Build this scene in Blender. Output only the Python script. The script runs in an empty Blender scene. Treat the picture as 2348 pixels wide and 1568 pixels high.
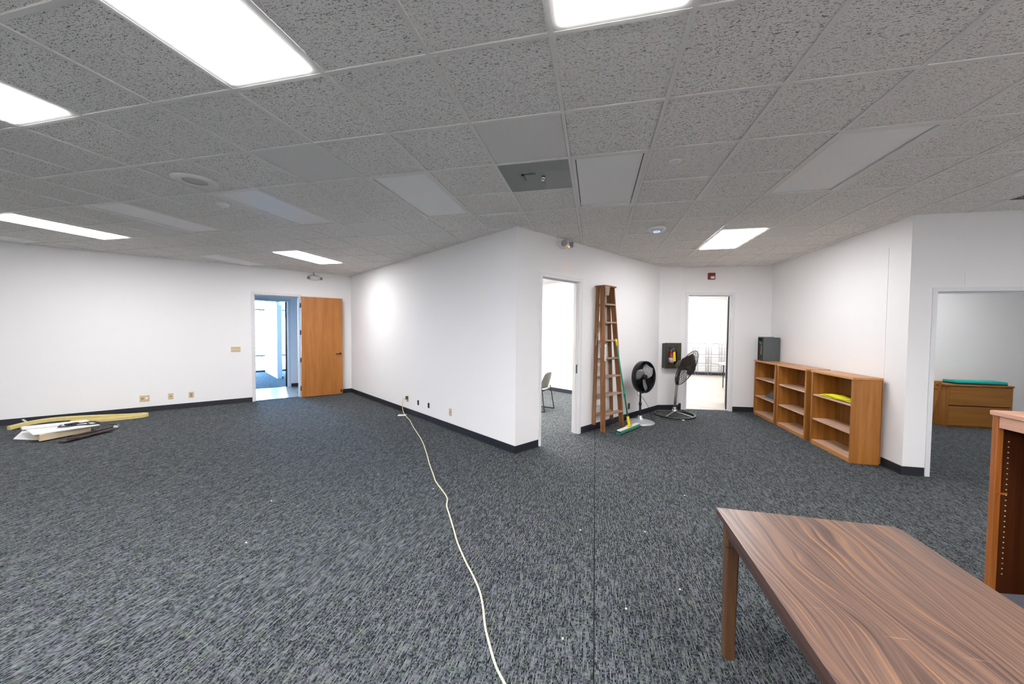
import bpy, bmesh, math, random
from mathutils import Matrix, Vector
random.seed(7)
PI = math.pi
SC = bpy.context.scene
COL = SC.collection

# ------------------------------------------------------------------ camera
cam = bpy.data.cameras.new('camera')
cam.sensor_fit = 'HORIZONTAL'
cam.sensor_width = 36.0
cam.lens = 36.0 * 828.0 / 2348.0
cam.clip_start = 0.02
cam.clip_end = 200
co = bpy.data.objects.new('camera', cam)
COL.objects.link(co)
R3 = (Matrix.Rotation(0.2266, 3, 'Z') @ Matrix.Rotation(-0.03218, 3, 'X') @ Matrix.Rotation(-0.00913, 3, 'Y')
      @ Matrix.Rotation(PI / 2, 3, 'X'))
co.matrix_world = Matrix.Translation((0, 0, 1.654)) @ R3.to_4x4()
SC.camera = co

# ------------------------------------------------------------------ world, exposure
SC.view_settings.view_transform = 'Standard'
SC.view_settings.look = 'None'
SC.view_settings.gamma = 1.0
SC.view_settings.use_curve_mapping = False
SC.view_settings.exposure = 0.0
SC.cycles.max_bounces = 10
SC.cycles.diffuse_bounces = 7
SC.cycles.glossy_bounces = 3
SC.cycles.transparent_max_bounces = 12
SC.cycles.use_denoising = True
SC.cycles.sample_clamp_indirect = 8.0
W = bpy.data.worlds.new('sky')
SC.world = W
W.use_nodes = True
bg = W.node_tree.nodes['Background']
bg.inputs[0].default_value = (0.32, 0.60, 1.0, 1)
bg.inputs[1].default_value = 110.0
LIT = 31.5          # emission of the lit ceiling panels
LIT_BACK = 55.0     # added unseen panels of the chair room are brighter
LIT_OFFICE_ADDED = 27.0  # emission of the unseen panel added to brighten the office

# ------------------------------------------------------------------ materials
def lin(c):
    c = c / 255.0
    return c / 12.92 if c <= 0.04045 else ((c + 0.055) / 1.055) ** 2.4

def rgb(r, g, b):
    return (lin(r), lin(g), lin(b), 1.0)

class NT:
    def __init__(s, name):
        s.m = bpy.data.materials.new(name)
        s.m.use_nodes = True
        s.t = s.m.node_tree
        s.b = s.t.nodes['Principled BSDF']
        s.l = s.t.links
    def n(s, kind, **kw):
        nd = s.t.nodes.new(kind)
        for k, v in kw.items():
            if k.startswith('i_'):
                nd.inputs[k[2:].replace('_', ' ')].default_value = v
            elif k.startswith('n_'):
                nd.inputs[int(k[2:])].default_value = v
            else:
                setattr(nd, k, v)
        return nd
    def math(s, op, a, b=None, clamp=False):
        nd = s.t.nodes.new('ShaderNodeMath')
        nd.operation = op
        nd.use_clamp = clamp
        for i, v in ((0, a), (1, b)):
            if v is None:
                continue
            if isinstance(v, (int, float)):
                nd.inputs[i].default_value = v
            else:
                s.l.new(v, nd.inputs[i])
        return nd.outputs[0]
    def coords(s, scale=(1, 1, 1), kind='Object', rot=(0, 0, 0)):
        tc = s.t.nodes.new('ShaderNodeTexCoord')
        mp = s.t.nodes.new('ShaderNodeMapping')
        mp.inputs['Scale'].default_value = scale
        mp.inputs['Rotation'].default_value = rot
        s.l.new(tc.outputs[kind], mp.inputs[0])
        return mp.outputs[0]
    def noise(s, vec, scale, detail=3.0, rough=0.55, dist=0.0):
        nd = s.n('ShaderNodeTexNoise')
        nd.inputs['Scale'].default_value = scale
        nd.inputs['Detail'].default_value = detail
        nd.inputs['Roughness'].default_value = rough
        nd.inputs['Distortion'].default_value = dist
        s.l.new(vec, nd.inputs['Vector'])
        return nd.outputs[0]
    def ramp(s, fac, stops):
        nd = s.n('ShaderNodeValToRGB')
        e = nd.color_ramp.elements
        while len(e) < len(stops):
            e.new(0.5)
        for i, (p, c) in enumerate(stops):
            e[i].position = p
            e[i].color = c
        s.l.new(fac, nd.inputs[0])
        return nd.outputs[0]
    def mix(s, fac, a, b):
        nd = s.n('ShaderNodeMix', data_type='RGBA')
        for sock, v in ((nd.inputs[0], fac), (nd.inputs[6], a), (nd.inputs[7], b)):
            if isinstance(v, (int, float, tuple)):
                sock.default_value = v
            else:
                s.l.new(v, sock)
        return nd.outputs[2]
    def bump(s, h, strength=0.2, dist=0.01):
        nd = s.n('ShaderNodeBump')
        nd.inputs['Strength'].default_value = strength
        nd.inputs['Distance'].default_value = dist
        s.l.new(h, nd.inputs['Height'])
        s.l.new(nd.outputs[0], s.b.inputs['Normal'])
    def base(s, c, rough=0.6, metal=0.0, spec=0.5):
        if isinstance(c, tuple):
            s.b.inputs['Base Color'].default_value = c
        else:
            s.l.new(c, s.b.inputs['Base Color'])
        s.b.inputs['Roughness'].default_value = rough
        s.b.inputs['Metallic'].default_value = metal
        s.b.inputs['Specular IOR Level'].default_value = spec
        return s.m

def plain(name, c, rough=0.55, metal=0.0, var=0.06, scale=14.0, spec=0.4):
    t = NT(name)
    v = t.noise(t.coords(), scale, 3)
    a = tuple(x * (1 - var) for x in c[:3]) + (1,)
    b = tuple(min(1, x * (1 + var)) for x in c[:3]) + (1,)
    return t.base(t.mix(v, a, b), rough, metal, spec)

def emit(name, c, strength):
    t = NT(name)
    t.base((0.8, 0.8, 0.8, 1), 0.5)
    t.b.inputs['Emission Color'].default_value = c
    t.b.inputs['Emission Strength'].default_value = strength
    return t.m

def wall_mat(name, c):
    t = NT(name)
    co_ = t.coords()
    v = t.noise(co_, 1.3, 2)
    a = tuple(x * 0.985 for x in c[:3]) + (1,)
    m = t.base(t.mix(v, a, c), 0.75, 0, 0.25)
    t.bump(t.noise(co_, 170, 2), 0.05, 0.002)
    return m

def carpet_mat():
    t = NT('carpet_ribbed')
    tc = t.n('ShaderNodeTexCoord')
    sp = t.n('ShaderNodeSeparateXYZ')
    t.l.new(tc.outputs['Object'], sp.inputs[0])
    X, Y = sp.outputs[0], sp.outputs[1]
    P = 0.0072
    xs = t.math('DIVIDE', X, P)
    rid = t.math('FLOOR', xs)
    fr = t.math('FRACT', xs)
    tri = t.math('ABSOLUTE', t.math('SUBTRACT', fr, 0.5))          # 0 on the rib, .5 in the groove
    rib = t.math('SUBTRACT', 1.0, t.math('MULTIPLY', tri, 2.6), True)
    # dashes along each rib: long pale runs broken by short dotted ones
    cmb = t.n('ShaderNodeCombineXYZ')
    t.l.new(t.math('MULTIPLY', rid, 5.37), cmb.inputs[0])
    t.l.new(t.math('MULTIPLY', Y, 13.0), cmb.inputs[1])
    d1 = t.noise(cmb.outputs[0], 1.0, 2, 0.6)
    cmb2 = t.n('ShaderNodeCombineXYZ')
    t.l.new(t.math('MULTIPLY', rid, 3.11), cmb2.inputs[0])
    t.l.new(t.math('MULTIPLY', Y, 75.0), cmb2.inputs[1])
    d2 = t.noise(cmb2.outputs[0], 1.0, 1, 0.5)
    long_ = t.ramp(d1, [(0.46, (0, 0, 0, 1)), (0.58, (1, 1, 1, 1))])
    dots = t.ramp(d2, [(0.42, (0, 0, 0, 1)), (0.60, (0.75, 0.75, 0.75, 1))])
    dash = t.math('MAXIMUM', long_, dots)
    # blotches of a few centimetres, drawn out along the ribs and a little across
    m1 = t.noise(t.coords((95, 30.0, 1)), 1.0, 3, 0.65, 0.3)
    m2 = t.noise(t.coords((24, 125, 1)), 1.0, 3, 0.6, 0.2)
    blot = t.ramp(t.math('ADD', t.math('MULTIPLY', m1, 0.48), t.math('MULTIPLY', m2, 0.52)),
                  [(0.37, (0.38, 0.38, 0.38, 1)), (0.60, (1.5, 1.5, 1.5, 1))])
    f = t.math('MULTIPLY', t.math('MULTIPLY', rib, dash), 1.0)
    f = t.math('MULTIPLY', f, blot)
    dark = (0.009, 0.0125, 0.0155, 1)
    hue = t.noise(t.coords((14, 14, 14)), 1.0, 3)
    pale = t.ramp(hue, [(0.36, (0.31, 0.30, 0.345, 1)), (0.5, (0.28, 0.31, 0.325, 1)), (0.64, (0.31, 0.335, 0.30, 1))])
    c = t.mix(f, dark, pale)
    # seams between the carpet rolls
    def seam(v, period, off):
        s_ = t.math('FRACT', t.math('DIVIDE', t.math('ADD', v, off), period))
        return t.math('LESS_THAN', s_, 0.0045 / period)
    c = t.mix(seam(X, 3.66, 3.643), c, (0.006, 0.007, 0.009, 1))
    m = t.base(c, 0.95, 0, 0.1)
    t.bump(rib, 0.5, 0.003)
    return m

def tile_mat():
    t = NT('acoustic_tile')
    tc = t.n('ShaderNodeTexCoord')
    co_ = tc.outputs['Object']
    def fissure(sx, sy, lo, hi, dist):
        mp = t.n('ShaderNodeMapping')
        mp.inputs['Scale'].default_value = (sx, sy, 1)
        t.l.new(co_, mp.inputs[0])
        nz = t.noise(mp.outputs[0], 1.0, 3.0, 0.55, dist)
        return t.ramp(nz, [(lo, (0, 0, 0, 1)), (hi, (1, 1, 1, 1))])
    f1 = fissure(40, 125, 0.60, 0.645, 1.2)
    f2 = fissure(80, 170, 0.572, 0.655, 0.8)
    f3 = fissure(160, 160, 0.62, 0.70, 0.0)
    f = t.math('MAXIMUM', t.math('MAXIMUM', f1, f2), t.math('MULTIPLY', f3, 0.7))
    # each tile differs a little in tone and in how deeply it is fissured
    sn = t.n('ShaderNodeVectorMath', operation='FLOOR')
    ad = t.n('ShaderNodeVectorMath', operation='ADD')
    ad.inputs[1].default_value = (3.8825 + 0.61 * 40, -1.706 + 0.61 * 40, 0)
    dv = t.n('ShaderNodeVectorMath', operation='DIVIDE')
    dv.inputs[1].default_value = (0.61, 0.61, 10)
    t.l.new(co_, ad.inputs[0]); t.l.new(ad.outputs[0], dv.inputs[0]); t.l.new(dv.outputs[0], sn.inputs[0])
    wn = t.n('ShaderNodeTexWhiteNoise', noise_dimensions='3D')
    t.l.new(sn.outputs[0], wn.inputs['Vector'])
    amt = t.ramp(wn.outputs['Value'], [(0.0, (0.7, 0.7, 0.7, 1)), (1.0, (1, 1, 1, 1))])
    tone = t.mix(wn.outputs['Value'], (0.89, 0.865, 0.825, 1), (0.94, 0.915, 0.875, 1))
    c = t.mix(t.math('MULTIPLY', f, amt), tone, (0.11, 0.108, 0.10, 1))
    m = t.base(c, 0.95, 0, 0.1)
    t.bump(t.math('SUBTRACT', 1.0, f), 0.5, 0.004)
    return m

def wood_mat(name, c1, c2, c3, axis='z', scale=1.0, rough=0.4, stretch=14.0, spec=0.4):
    """grain running along one axis of the object"""
    t = NT(name)
    k = {'x': (0.55, stretch, stretch), 'y': (stretch, 0.55, stretch), 'z': (stretch, stretch, 0.55)}[axis]
    v = t.coords(tuple(q * scale for q in k))
    n1 = t.noise(v, 1.0, 5, 0.6, 0.6)
    v2 = t.coords(tuple(q * scale * 5 for q in k))
    n2 = t.noise(v2, 1.0, 3, 0.6)
    f = t.math('ADD', t.math('MULTIPLY', n1, 0.72), t.math('MULTIPLY', n2, 0.28))
    c = t.ramp(f, [(0.34, c1), (0.5, c2), (0.66, c3)])
    m = t.base(c, rough, 0, spec)
    t.bump(n2, 0.06, 0.002)
    return m

def laminate_mat():
    """walnut-print table laminate with cathedral figure running along Y"""
    t = NT('walnut_laminate')
    v = t.coords((1, 1, 1))
    warp = t.noise(t.coords((3.0, 0.8, 1)), 1.0, 2, 0.5, 0.0)
    sp = t.n('ShaderNodeSeparateXYZ')
    t.l.new(v, sp.inputs[0])
    x = t.math('ADD', t.math('MULTIPLY', sp.outputs[0], 5.0), t.math('MULTIPLY', warp, 1.7))
    cb = t.n('ShaderNodeCombineXYZ')
    t.l.new(t.math('MULTIPLY', x, 15.0), cb.inputs[0])
    t.l.new(t.math('MULTIPLY', sp.outputs[1], 0.8), cb.inputs[1])
    g1 = t.noise(cb.outputs[0], 1.0, 4, 0.62)
    cb2 = t.n('ShaderNodeCombineXYZ')
    t.l.new(t.math('MULTIPLY', x, 60.0), cb2.inputs[0])
    t.l.new(t.math('MULTIPLY', sp.outputs[1], 2.0), cb2.inputs[1])
    g2 = t.noise(cb2.outputs[0], 1.0, 3, 0.6)
    f = t.math('ADD', t.math('MULTIPLY', g1, 0.55), t.math('MULTIPLY', g2, 0.45))
    c = t.ramp(f, [(0.38, (0.028, 0.018, 0.015, 1)), (0.475, (0.088, 0.052, 0.040, 1)),
                   (0.54, (0.130, 0.078, 0.056, 1)), (0.63, (0.24, 0.115, 0.046, 1))])
    scr = t.noise(t.coords((3, 60, 1), rot=(0, 0, 0.5)), 1.0, 2, 0.5)
    c = t.mix(t.ramp(scr, [(0.755, (0, 0, 0, 1)), (0.79, (0.4, 0.4, 0.4, 1))]), c, (0.36, 0.25, 0.19, 1))
    return t.base(c, 0.36, 0, 0.4)

def plank_mat():
    t = NT('pale_plank_floor')
    br = t.n('ShaderNodeTexBrick', offset=0.4)
    br.inputs['Scale'].default_value = 1.0
    br.inputs['Brick Width'].default_value = 1.2
    br.inputs['Row Height'].default_value = 0.18
    br.inputs['Mortar Size'].default_value = 0.003
    br.inputs['Color1'].default_value = (0.50, 0.455, 0.40, 1)
    br.inputs['Color2'].default_value = (0.37, 0.325, 0.28, 1)
    br.inputs['Mortar'].default_value = (0.3, 0.26, 0.22, 1)
    v = t.coords((1, 1, 1), rot=(0, 0, 0.62))
    t.l.new(v, br.inputs['Vector'])
    g = t.noise(t.coords((1.6, 26, 1), rot=(0, 0, 0.62)), 1.0, 4, 0.6, 0.4)
    c = t.mix(t.math('MULTIPLY', g, 0.6), br.outputs[0], (0.29, 0.25, 0.21, 1))
    return t.base(c, 0.28, 0, 0.5)

def glass_mat():
    t = NT('window_glass')
    tr = t.n('ShaderNodeBsdfTransparent')
    tr.inputs[0].default_value = (0.93, 0.97, 1.0, 1)
    gl = t.n('ShaderNodeBsdfGlossy')
    gl.inputs['Roughness'].default_value = 0.03
    mx = t.n('ShaderNodeMixShader')
    mx.inputs[0].default_value = 0.06
    t.l.new(tr.outputs[0], mx.inputs[1]); t.l.new(gl.outputs[0], mx.inputs[2])
    t.l.new(mx.outputs[0], t.t.nodes['Material Output'].inputs[0])
    return t.m

M = {}
M['wall'] = wall_mat('white_wall_paint', (0.88, 0.87, 0.87, 1))
M['ceil_white'] = wall_mat('white_ceiling_paint', (0.74, 0.73, 0.71, 1))
M['tile'] = tile_mat()
M['tbar'] = plain('ceiling_grid_metal', (0.80, 0.785, 0.755, 1), 0.45, var=0.03)
M['carpet'] = carpet_mat()
M['planks'] = plank_mat()
M['basecove'] = plain('black_rubber_base', (0.017, 0.019, 0.026, 1), 0.45)
M['trim'] = plain('white_metal_trim', (0.78, 0.785, 0.80, 1), 0.4, var=0.02)
M['jamb'] = plain('white_jamb', (0.74, 0.72, 0.71, 1), 0.45, var=0.02)
M['doorwood'] = wood_mat('door_veneer', (0.30, 0.105, 0.017, 1), (0.37, 0.137, 0.025, 1), (0.43, 0.17, 0.036, 1), 'z', 1.0, 0.38, 7)
M['oak'] = wood_mat('honey_veneer', (0.25, 0.090, 0.012, 1), (0.32, 0.122, 0.020, 1), (0.40, 0.165, 0.034, 1), 'z', 1.4, 0.42, 12)
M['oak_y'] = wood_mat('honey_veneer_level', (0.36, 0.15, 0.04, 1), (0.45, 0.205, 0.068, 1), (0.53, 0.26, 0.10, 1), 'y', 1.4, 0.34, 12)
M['oak_x'] = wood_mat('honey_veneer_across', (0.25, 0.10, 0.020, 1), (0.31, 0.13, 0.028, 1), (0.37, 0.165, 0.04, 1), 'x', 1.4, 0.36, 12)
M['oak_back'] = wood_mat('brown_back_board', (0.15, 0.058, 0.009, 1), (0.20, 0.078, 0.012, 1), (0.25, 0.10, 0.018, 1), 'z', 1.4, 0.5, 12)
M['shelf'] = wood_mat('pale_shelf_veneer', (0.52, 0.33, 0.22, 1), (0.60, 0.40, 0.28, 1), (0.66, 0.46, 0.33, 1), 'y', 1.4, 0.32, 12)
M['cherry'] = wood_mat('cherry_veneer', (0.20, 0.055, 0.010, 1), (0.28, 0.088, 0.018, 1), (0.35, 0.125, 0.032, 1), 'z', 1.4, 0.35, 12)
M['cherry_shaded'] = wood_mat('shaded_cherry_lining', (0.028, 0.006, 0.001, 1), (0.045, 0.011, 0.002, 1), (0.065, 0.018, 0.004, 1), 'z', 1.4, 0.4, 12)  # darkened copy of the cherry, interior shade put into the colour
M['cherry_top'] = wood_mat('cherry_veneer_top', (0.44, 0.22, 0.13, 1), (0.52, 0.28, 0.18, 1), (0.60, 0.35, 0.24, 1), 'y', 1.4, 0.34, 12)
M['laderwood'] = wood_mat('old_ladder_wood', (0.12, 0.05, 0.018, 1), (0.20, 0.085, 0.028, 1), (0.29, 0.135, 0.052, 1), 'z', 1.6, 0.6, 10)
M['tread'] = wood_mat('worn_step_wood', (0.24, 0.16, 0.11, 1), (0.34, 0.24, 0.17, 1), (0.44, 0.31, 0.22, 1), 'x', 1.6, 0.7, 10)
M['laminate'] = laminate_mat()
M['tableedge'] = plain('dark_brown_edge', (0.060, 0.030, 0.021, 1), 0.35, var=0.25, scale=9)
M['legwood'] = wood_mat('dark_leg_wood', (0.045, 0.020, 0.009, 1), (0.078, 0.036, 0.015, 1), (0.12, 0.058, 0.026, 1), 'z', 1.6, 0.4, 10)
M['black'] = plain('black_plastic', (0.012, 0.012, 0.014, 1), 0.4)
M['blackmetal'] = plain('black_metal', (0.016, 0.015, 0.018, 1), 0.35, 0.3)
M['darksteel'] = plain('dark_steel', (0.035, 0.036, 0.028, 1), 0.4, 0.1, 0.15)
M['fanblade'] = plain('brown_fan_blade', (0.060, 0.052, 0.036, 1), 0.45, 0.0, 0.15)
M['greypost'] = plain('grey_post', (0.17, 0.18, 0.155, 1), 0.35, 0.2)
M['silver'] = plain('silver_painted_metal', (0.50, 0.51, 0.53, 1), 0.3, 0.5)
M['chrome'] = plain('bright_steel', (0.62, 0.62, 0.62, 1), 0.22, 0.9)
M['beige'] = plain('almond_plastic', (0.60, 0.47, 0.28, 1), 0.45, var=0.05)
M['beige_dark'] = plain('dark_almond_plastic', (0.36, 0.24, 0.12, 1), 0.5)  # darker almond of the socket faces
M['white'] = plain('white_plastic', (0.80, 0.80, 0.80, 1), 0.4, var=0.02)
M['offwhite'] = plain('off_white_plastic', (0.80, 0.78, 0.74, 1), 0.45, var=0.03)
M['grey'] = plain('grey_plastic', (0.22, 0.235, 0.24, 1), 0.45)
M['boxgrey'] = plain('grey_painted_steel', (0.085, 0.10, 0.105, 1), 0.35, 0.2)
M['cabolive'] = plain('dark_olive_frame', (0.050, 0.050, 0.032, 1), 0.3, 0.2, 0.12)
M['red'] = plain('red_paint', (0.50, 0.022, 0.015, 1), 0.28)
M['darkred'] = plain('dark_red_plastic', (0.20, 0.018, 0.012, 1), 0.35)
M['yellow'] = plain('yellow_plastic', (0.82, 0.62, 0.01, 1), 0.4)
M['lemon'] = plain('lemon_vinyl', (0.80, 0.78, 0.01, 1), 0.35, var=0.08, scale=30)
M['foam'] = plain('yellow_foam', (0.66, 0.54, 0.22, 1), 0.85, var=0.12, scale=25)
M['cream'] = plain('cream_foam_edge', (0.62, 0.51, 0.34, 1), 0.8)
M['cord'] = plain('cream_cord_jacket', (0.74, 0.68, 0.42, 1), 0.4)
M['green'] = plain('green_plastic', (0.010, 0.20, 0.12, 1), 0.4)
M['bristle'] = plain('green_bristles', (0.022, 0.14, 0.10, 1), 0.8, var=0.3, scale=120)
M['teal'] = plain('teal_rubber', (0.0, 0.40, 0.33, 1), 0.6)
M['paper'] = plain('white_paper', (0.82, 0.82, 0.83, 1), 0.7, var=0.02)
M['lens_off'] = plain('unlit_acrylic', (0.96, 0.955, 0.945, 1), 0.45, var=0.02, spec=0.5)
M['grille'] = plain('grey_grille_metal', (0.17, 0.18, 0.18, 1), 0.45, 0.2)
M['chairgrey'] = plain('grey_shell_plastic', (0.13, 0.125, 0.115, 1), 0.45)
M['fabric'] = plain('charcoal_fabric', (0.036, 0.038, 0.046, 1), 0.95, var=0.3, scale=90)
M['wire'] = plain('thin_steel_wire', (0.22, 0.22, 0.22, 1), 0.5, 0.0)
M['wood_dark'] = plain('dark_brown_edge_wood', (0.030, 0.015, 0.014, 1), 0.5)
M['glass'] = glass_mat()
M['mullion'] = plain('dark_bronze_mullion', (0.035, 0.035, 0.045, 1), 0.4, 0.4)
M['lit'] = emit('lit_panel', (1.0, 0.985, 1.0, 1), LIT)
M['lit_b'] = emit('added_panel_chair_room', (1.0, 0.975, 0.94, 1), LIT_BACK)
M['lit_r'] = emit('lit_panel_racks', (1.0, 0.975, 0.94, 1), 27.0)
M['lit_o'] = emit('added_panel_office', (0.98, 0.98, 1.0, 1), LIT_OFFICE_ADDED)
M['led_orange'] = emit('orange_indicator', (1.0, 0.22, 0.05, 1), 6.0)
M['led_blue'] = emit('blue_ring', (0.25, 0.35, 1.0, 1), 2.2)

# ------------------------------------------------------------------ mesh builder
class MB:
    def __init__(s, mat=None):
        s.v, s.f, s.mi, s.sm = [], [], [], []
        s.M = mat or Matrix.Identity(4)
    def add(s, vs, fs, mi=0, smooth=False):
        o = len(s.v)
        s.v += [s.M @ Vector(p) for p in vs]
        for f in fs:
            s.f.append([i + o for i in f]); s.mi.append(mi); s.sm.append(smooth)
        return s
    def box(s, x0, y0, z0, x1, y1, z1, mi=0):
        vs = [(x, y, z) for x in (x0, x1) for y in (y0, y1) for z in (z0, z1)]
        return s.add(vs, [(0, 1, 3, 2), (4, 6, 7, 5), (0, 4, 5, 1), (2, 3, 7, 6), (0, 2, 6, 4), (1, 5, 7, 3)], mi)
    def prism(s, poly, z0, z1, mi=0):
        n = len(poly)
        a = sum(poly[i][0] * poly[(i + 1) % n][1] - poly[(i + 1) % n][0] * poly[i][1] for i in range(n))
        if a < 0:
            poly = poly[::-1]
        vs = [(x, y, z0) for x, y in poly] + [(x, y, z1) for x, y in poly]
        fs = [list(range(n))[::-1], list(range(n, 2 * n))] + [(i, (i + 1) % n, n + (i + 1) % n, n + i) for i in range(n)]
        return s.add(vs, fs, mi)
    def hexa(s, b, t, mi=0):
        """8 corners: bottom loop b (4, ccw) and top loop t (4)"""
        return s.add(list(b) + list(t), [(3, 2, 1, 0), (4, 5, 6, 7), (0, 1, 5, 4), (1, 2, 6, 5), (2, 3, 7, 6), (3, 0, 4, 7)], mi)
    def beam(s, p0, p1, w, d, side=(1, 0, 0), w1=None, d1=None, mi=0):
        """rectangular bar; w measured along side, d across it"""
        p0, p1 = Vector(p0), Vector(p1)
        ax = (p1 - p0).normalized()
        sd = Vector(side); sd = (sd - ax * sd.dot(ax)).normalized()
        up = ax.cross(sd)
        w1 = w if w1 is None else w1; d1 = d if d1 is None else d1
        b = [p0 + sd * a * w / 2 + up * c * d / 2 for a, c in ((-1, -1), (1, -1), (1, 1), (-1, 1))]
        t = [p1 + sd * a * w1 / 2 + up * c * d1 / 2 for a, c in ((-1, -1), (1, -1), (1, 1), (-1, 1))]
        return s.hexa(b, t, mi)
    def tube(s, pts, r, n=8, closed=False, mi=0, r1=None):
        pts = [Vector(p) for p in pts]
        N = len(pts)
        vs, fs = [], []
        prev = None
        for i, p in enumerate(pts):
            if closed:
                d = pts[(i + 1) % N] - pts[i - 1]
            else:
                d = pts[min(i + 1, N - 1)] - pts[max(i - 1, 0)]
            d.normalize()
            if prev is None:
                a = Vector((0, 0, 1)) if abs(d.z) < 0.9 else Vector((1, 0, 0))
                u = (a - d * a.dot(d)).normalized()
            else:
                u = (prev - d * prev.dot(d))
                u = u.normalized() if u.length > 1e-6 else d.orthogonal().normalized()
            prev = u
            w = d.cross(u)
            rr = r if r1 is None else r + (r1 - r) * i / max(1, N - 1)
            for k in range(n):
                an = 2 * PI * k / n
                vs.append(p + (u * math.cos(an) + w * math.sin(an)) * rr)
        for i in range(N if closed else N - 1):
            j = (i + 1) % N
            for k in range(n):
                l = (k + 1) % n
                fs.append((i * n + k, i * n + l, j * n + l, j * n + k))
        if not closed:
            fs.append(tuple(range(n))[::-1])
            fs.append(tuple((N - 1) * n + k for k in range(n)))
        return s.add(vs, fs, mi, True)
    def cyl(s, p0, p1, r, r1=None, n=20, mi=0):
        s.tube([p0, p1], r, n, False, mi, r1)
        for q in (-1, -2):
            s.sm[q] = False
        return s
    def ring(s, c, ax, R, r, n=36, m=6, mi=0):
        ax = Vector(ax).normalized(); u = ax.orthogonal().normalized(); w = ax.cross(u); c = Vector(c)
        return s.tube([c + (u * math.cos(2 * PI * i / n) + w * math.sin(2 * PI * i / n)) * R for i in range(n)], r, m, True, mi)
    def lathe(s, prof, n=32, mi=0, smooth=True):
        vs, fs = [], []
        for r, z in prof:
            for k in range(n):
                vs.append((r * math.cos(2 * PI * k / n), r * math.sin(2 * PI * k / n), z))
        m = len(prof)
        for i in range(m - 1):
            for k in range(n):
                l = (k + 1) % n
                fs.append((i * n + k, i * n + l, (i + 1) * n + l, (i + 1) * n + k))
        if prof[0][0] > 1e-4: fs.append(tuple(range(n))[::-1])
        if prof[-1][0] > 1e-4: fs.append(tuple((m - 1) * n + k for k in range(n)))
        return s.add(vs, fs, mi, smooth)
    def grid(s, P, nu, nv, th=0.0, mi=0, smooth=True):
        """surface P(u,v) with optional thickness along its normal"""
        pts = [[Vector(P(i / nu, j / nv)) for j in range(nv + 1)] for i in range(nu + 1)]
        vs = [p for row in pts for p in row]
        fs = [(i * (nv + 1) + j, (i + 1) * (nv + 1) + j, (i + 1) * (nv + 1) + j + 1, i * (nv + 1) + j + 1)
              for i in range(nu) for j in range(nv)]
        if th:
            o = len(vs)
            nm = []
            for i in range(nu + 1):
                for j in range(nv + 1):
                    a = pts[min(i + 1, nu)][j] - pts[max(i - 1, 0)][j]
                    b = pts[i][min(j + 1, nv)] - pts[i][max(j - 1, 0)]
                    q = a.cross(b); nm.append(q.normalized() if q.length else Vector((0, 0, 1)))
            vs += [v - n_ * th for v, n_ in zip(vs[:], nm)]
            fs2 = [tuple(x + o for x in f[::-1]) for f in fs]
            rim = [i * (nv + 1) for i in range(nu + 1)] + [nu * (nv + 1) + j for j in range(1, nv + 1)] + \
                  [i * (nv + 1) + nv for i in range(nu - 1, -1, -1)] + [j for j in range(nv - 1, 0, -1)]
            fs3 = [(rim[k], rim[k] + o, rim[(k + 1) % len(rim)] + o, rim[(k + 1) % len(rim)]) for k in range(len(rim))]
            fs = fs + fs2 + fs3
        return s.add(vs, fs, mi, smooth)
    def build(s, name, mats, parent=None, bevel=0.0, seg=2, loc=None):
        me = bpy.data.meshes.new(name)
        me.from_pydata([tuple(v) for v in s.v], [], s.f)
        if not isinstance(mats, (list, tuple)):
            mats = [mats]
        for m in mats:
            me.materials.append(M[m] if isinstance(m, str) else m)
        me.polygons.foreach_set('material_index', s.mi)
        me.polygons.foreach_set('use_smooth', s.sm)
        me.update()
        bm = bmesh.new(); bm.from_mesh(me)
        bmesh.ops.recalc_face_normals(bm, faces=bm.faces)
        bm.to_mesh(me); bm.free()
        o = bpy.data.objects.new(name, me)
        COL.objects.link(o)
        if parent is not None:
            o.parent = parent
        if loc:
            o.location = loc
        if bevel:
            b = o.modifiers.new('bevel', 'BEVEL')
            b.width = bevel; b.segments = seg; b.limit_method = 'ANGLE'; b.angle_limit = math.radians(40)
        return o

def tag(o, label=None, cat=None, group=None, kind=None):
    if label: o['label'] = label
    if cat: o['category'] = cat
    if group: o['group'] = group
    if kind: o['kind'] = kind
    return o

def thing(name, label, cat, loc=(0, 0, 0), rz=0.0, group=None, kind=None, mat=None):
    o = bpy.data.objects.new(name, None)
    o.empty_display_size = 0.1
    COL.objects.link(o)
    if mat is not None:
        o.matrix_world = mat
    else:
        o.location = loc; o.rotation_euler = (0, 0, rz)
    return tag(o, label, cat, group, kind)

def kids(o):
    return [c for c in bpy.data.objects if c.parent == o]

def copy_tree(o, parent=None):
    c = o.copy(); COL.objects.link(c)
    if parent is not None: c.parent = parent
    for ch in kids(o):
        copy_tree(ch, c)
    return c

H = 3.02        # ceiling height
HW = H + 0.21   # walls run up to the slab above the hung ceiling
GX, GY, T = -3.8825, 1.706, 0.61
# wall frames: x along the wall, y away from the room, z up
def frame(nx, ny, d):
    l = math.hypot(nx, ny); nx /= l; ny /= l
    return Matrix(((ny, nx, 0, nx * d), (-nx, ny, 0, ny * d), (0, 0, 1, 0), (0, 0, 0, 1)))
F_LEFT = frame(-0.79259, 0.60975, 9.935)
F_MID = frame(0.56472, 0.82528, 3.293)
F_LAD = frame(-0.82695, 0.56227, 3.4895)
F_BACK = frame(-0.10186, 0.9948, 8.045)
F_RIGHT = frame(1.0, 0.0058, 3.573)
F_OFF = frame(-0.01876, 0.99982, 5.063)
F_COL = frame(-0.2946, 0.9556, 7.382)

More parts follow.
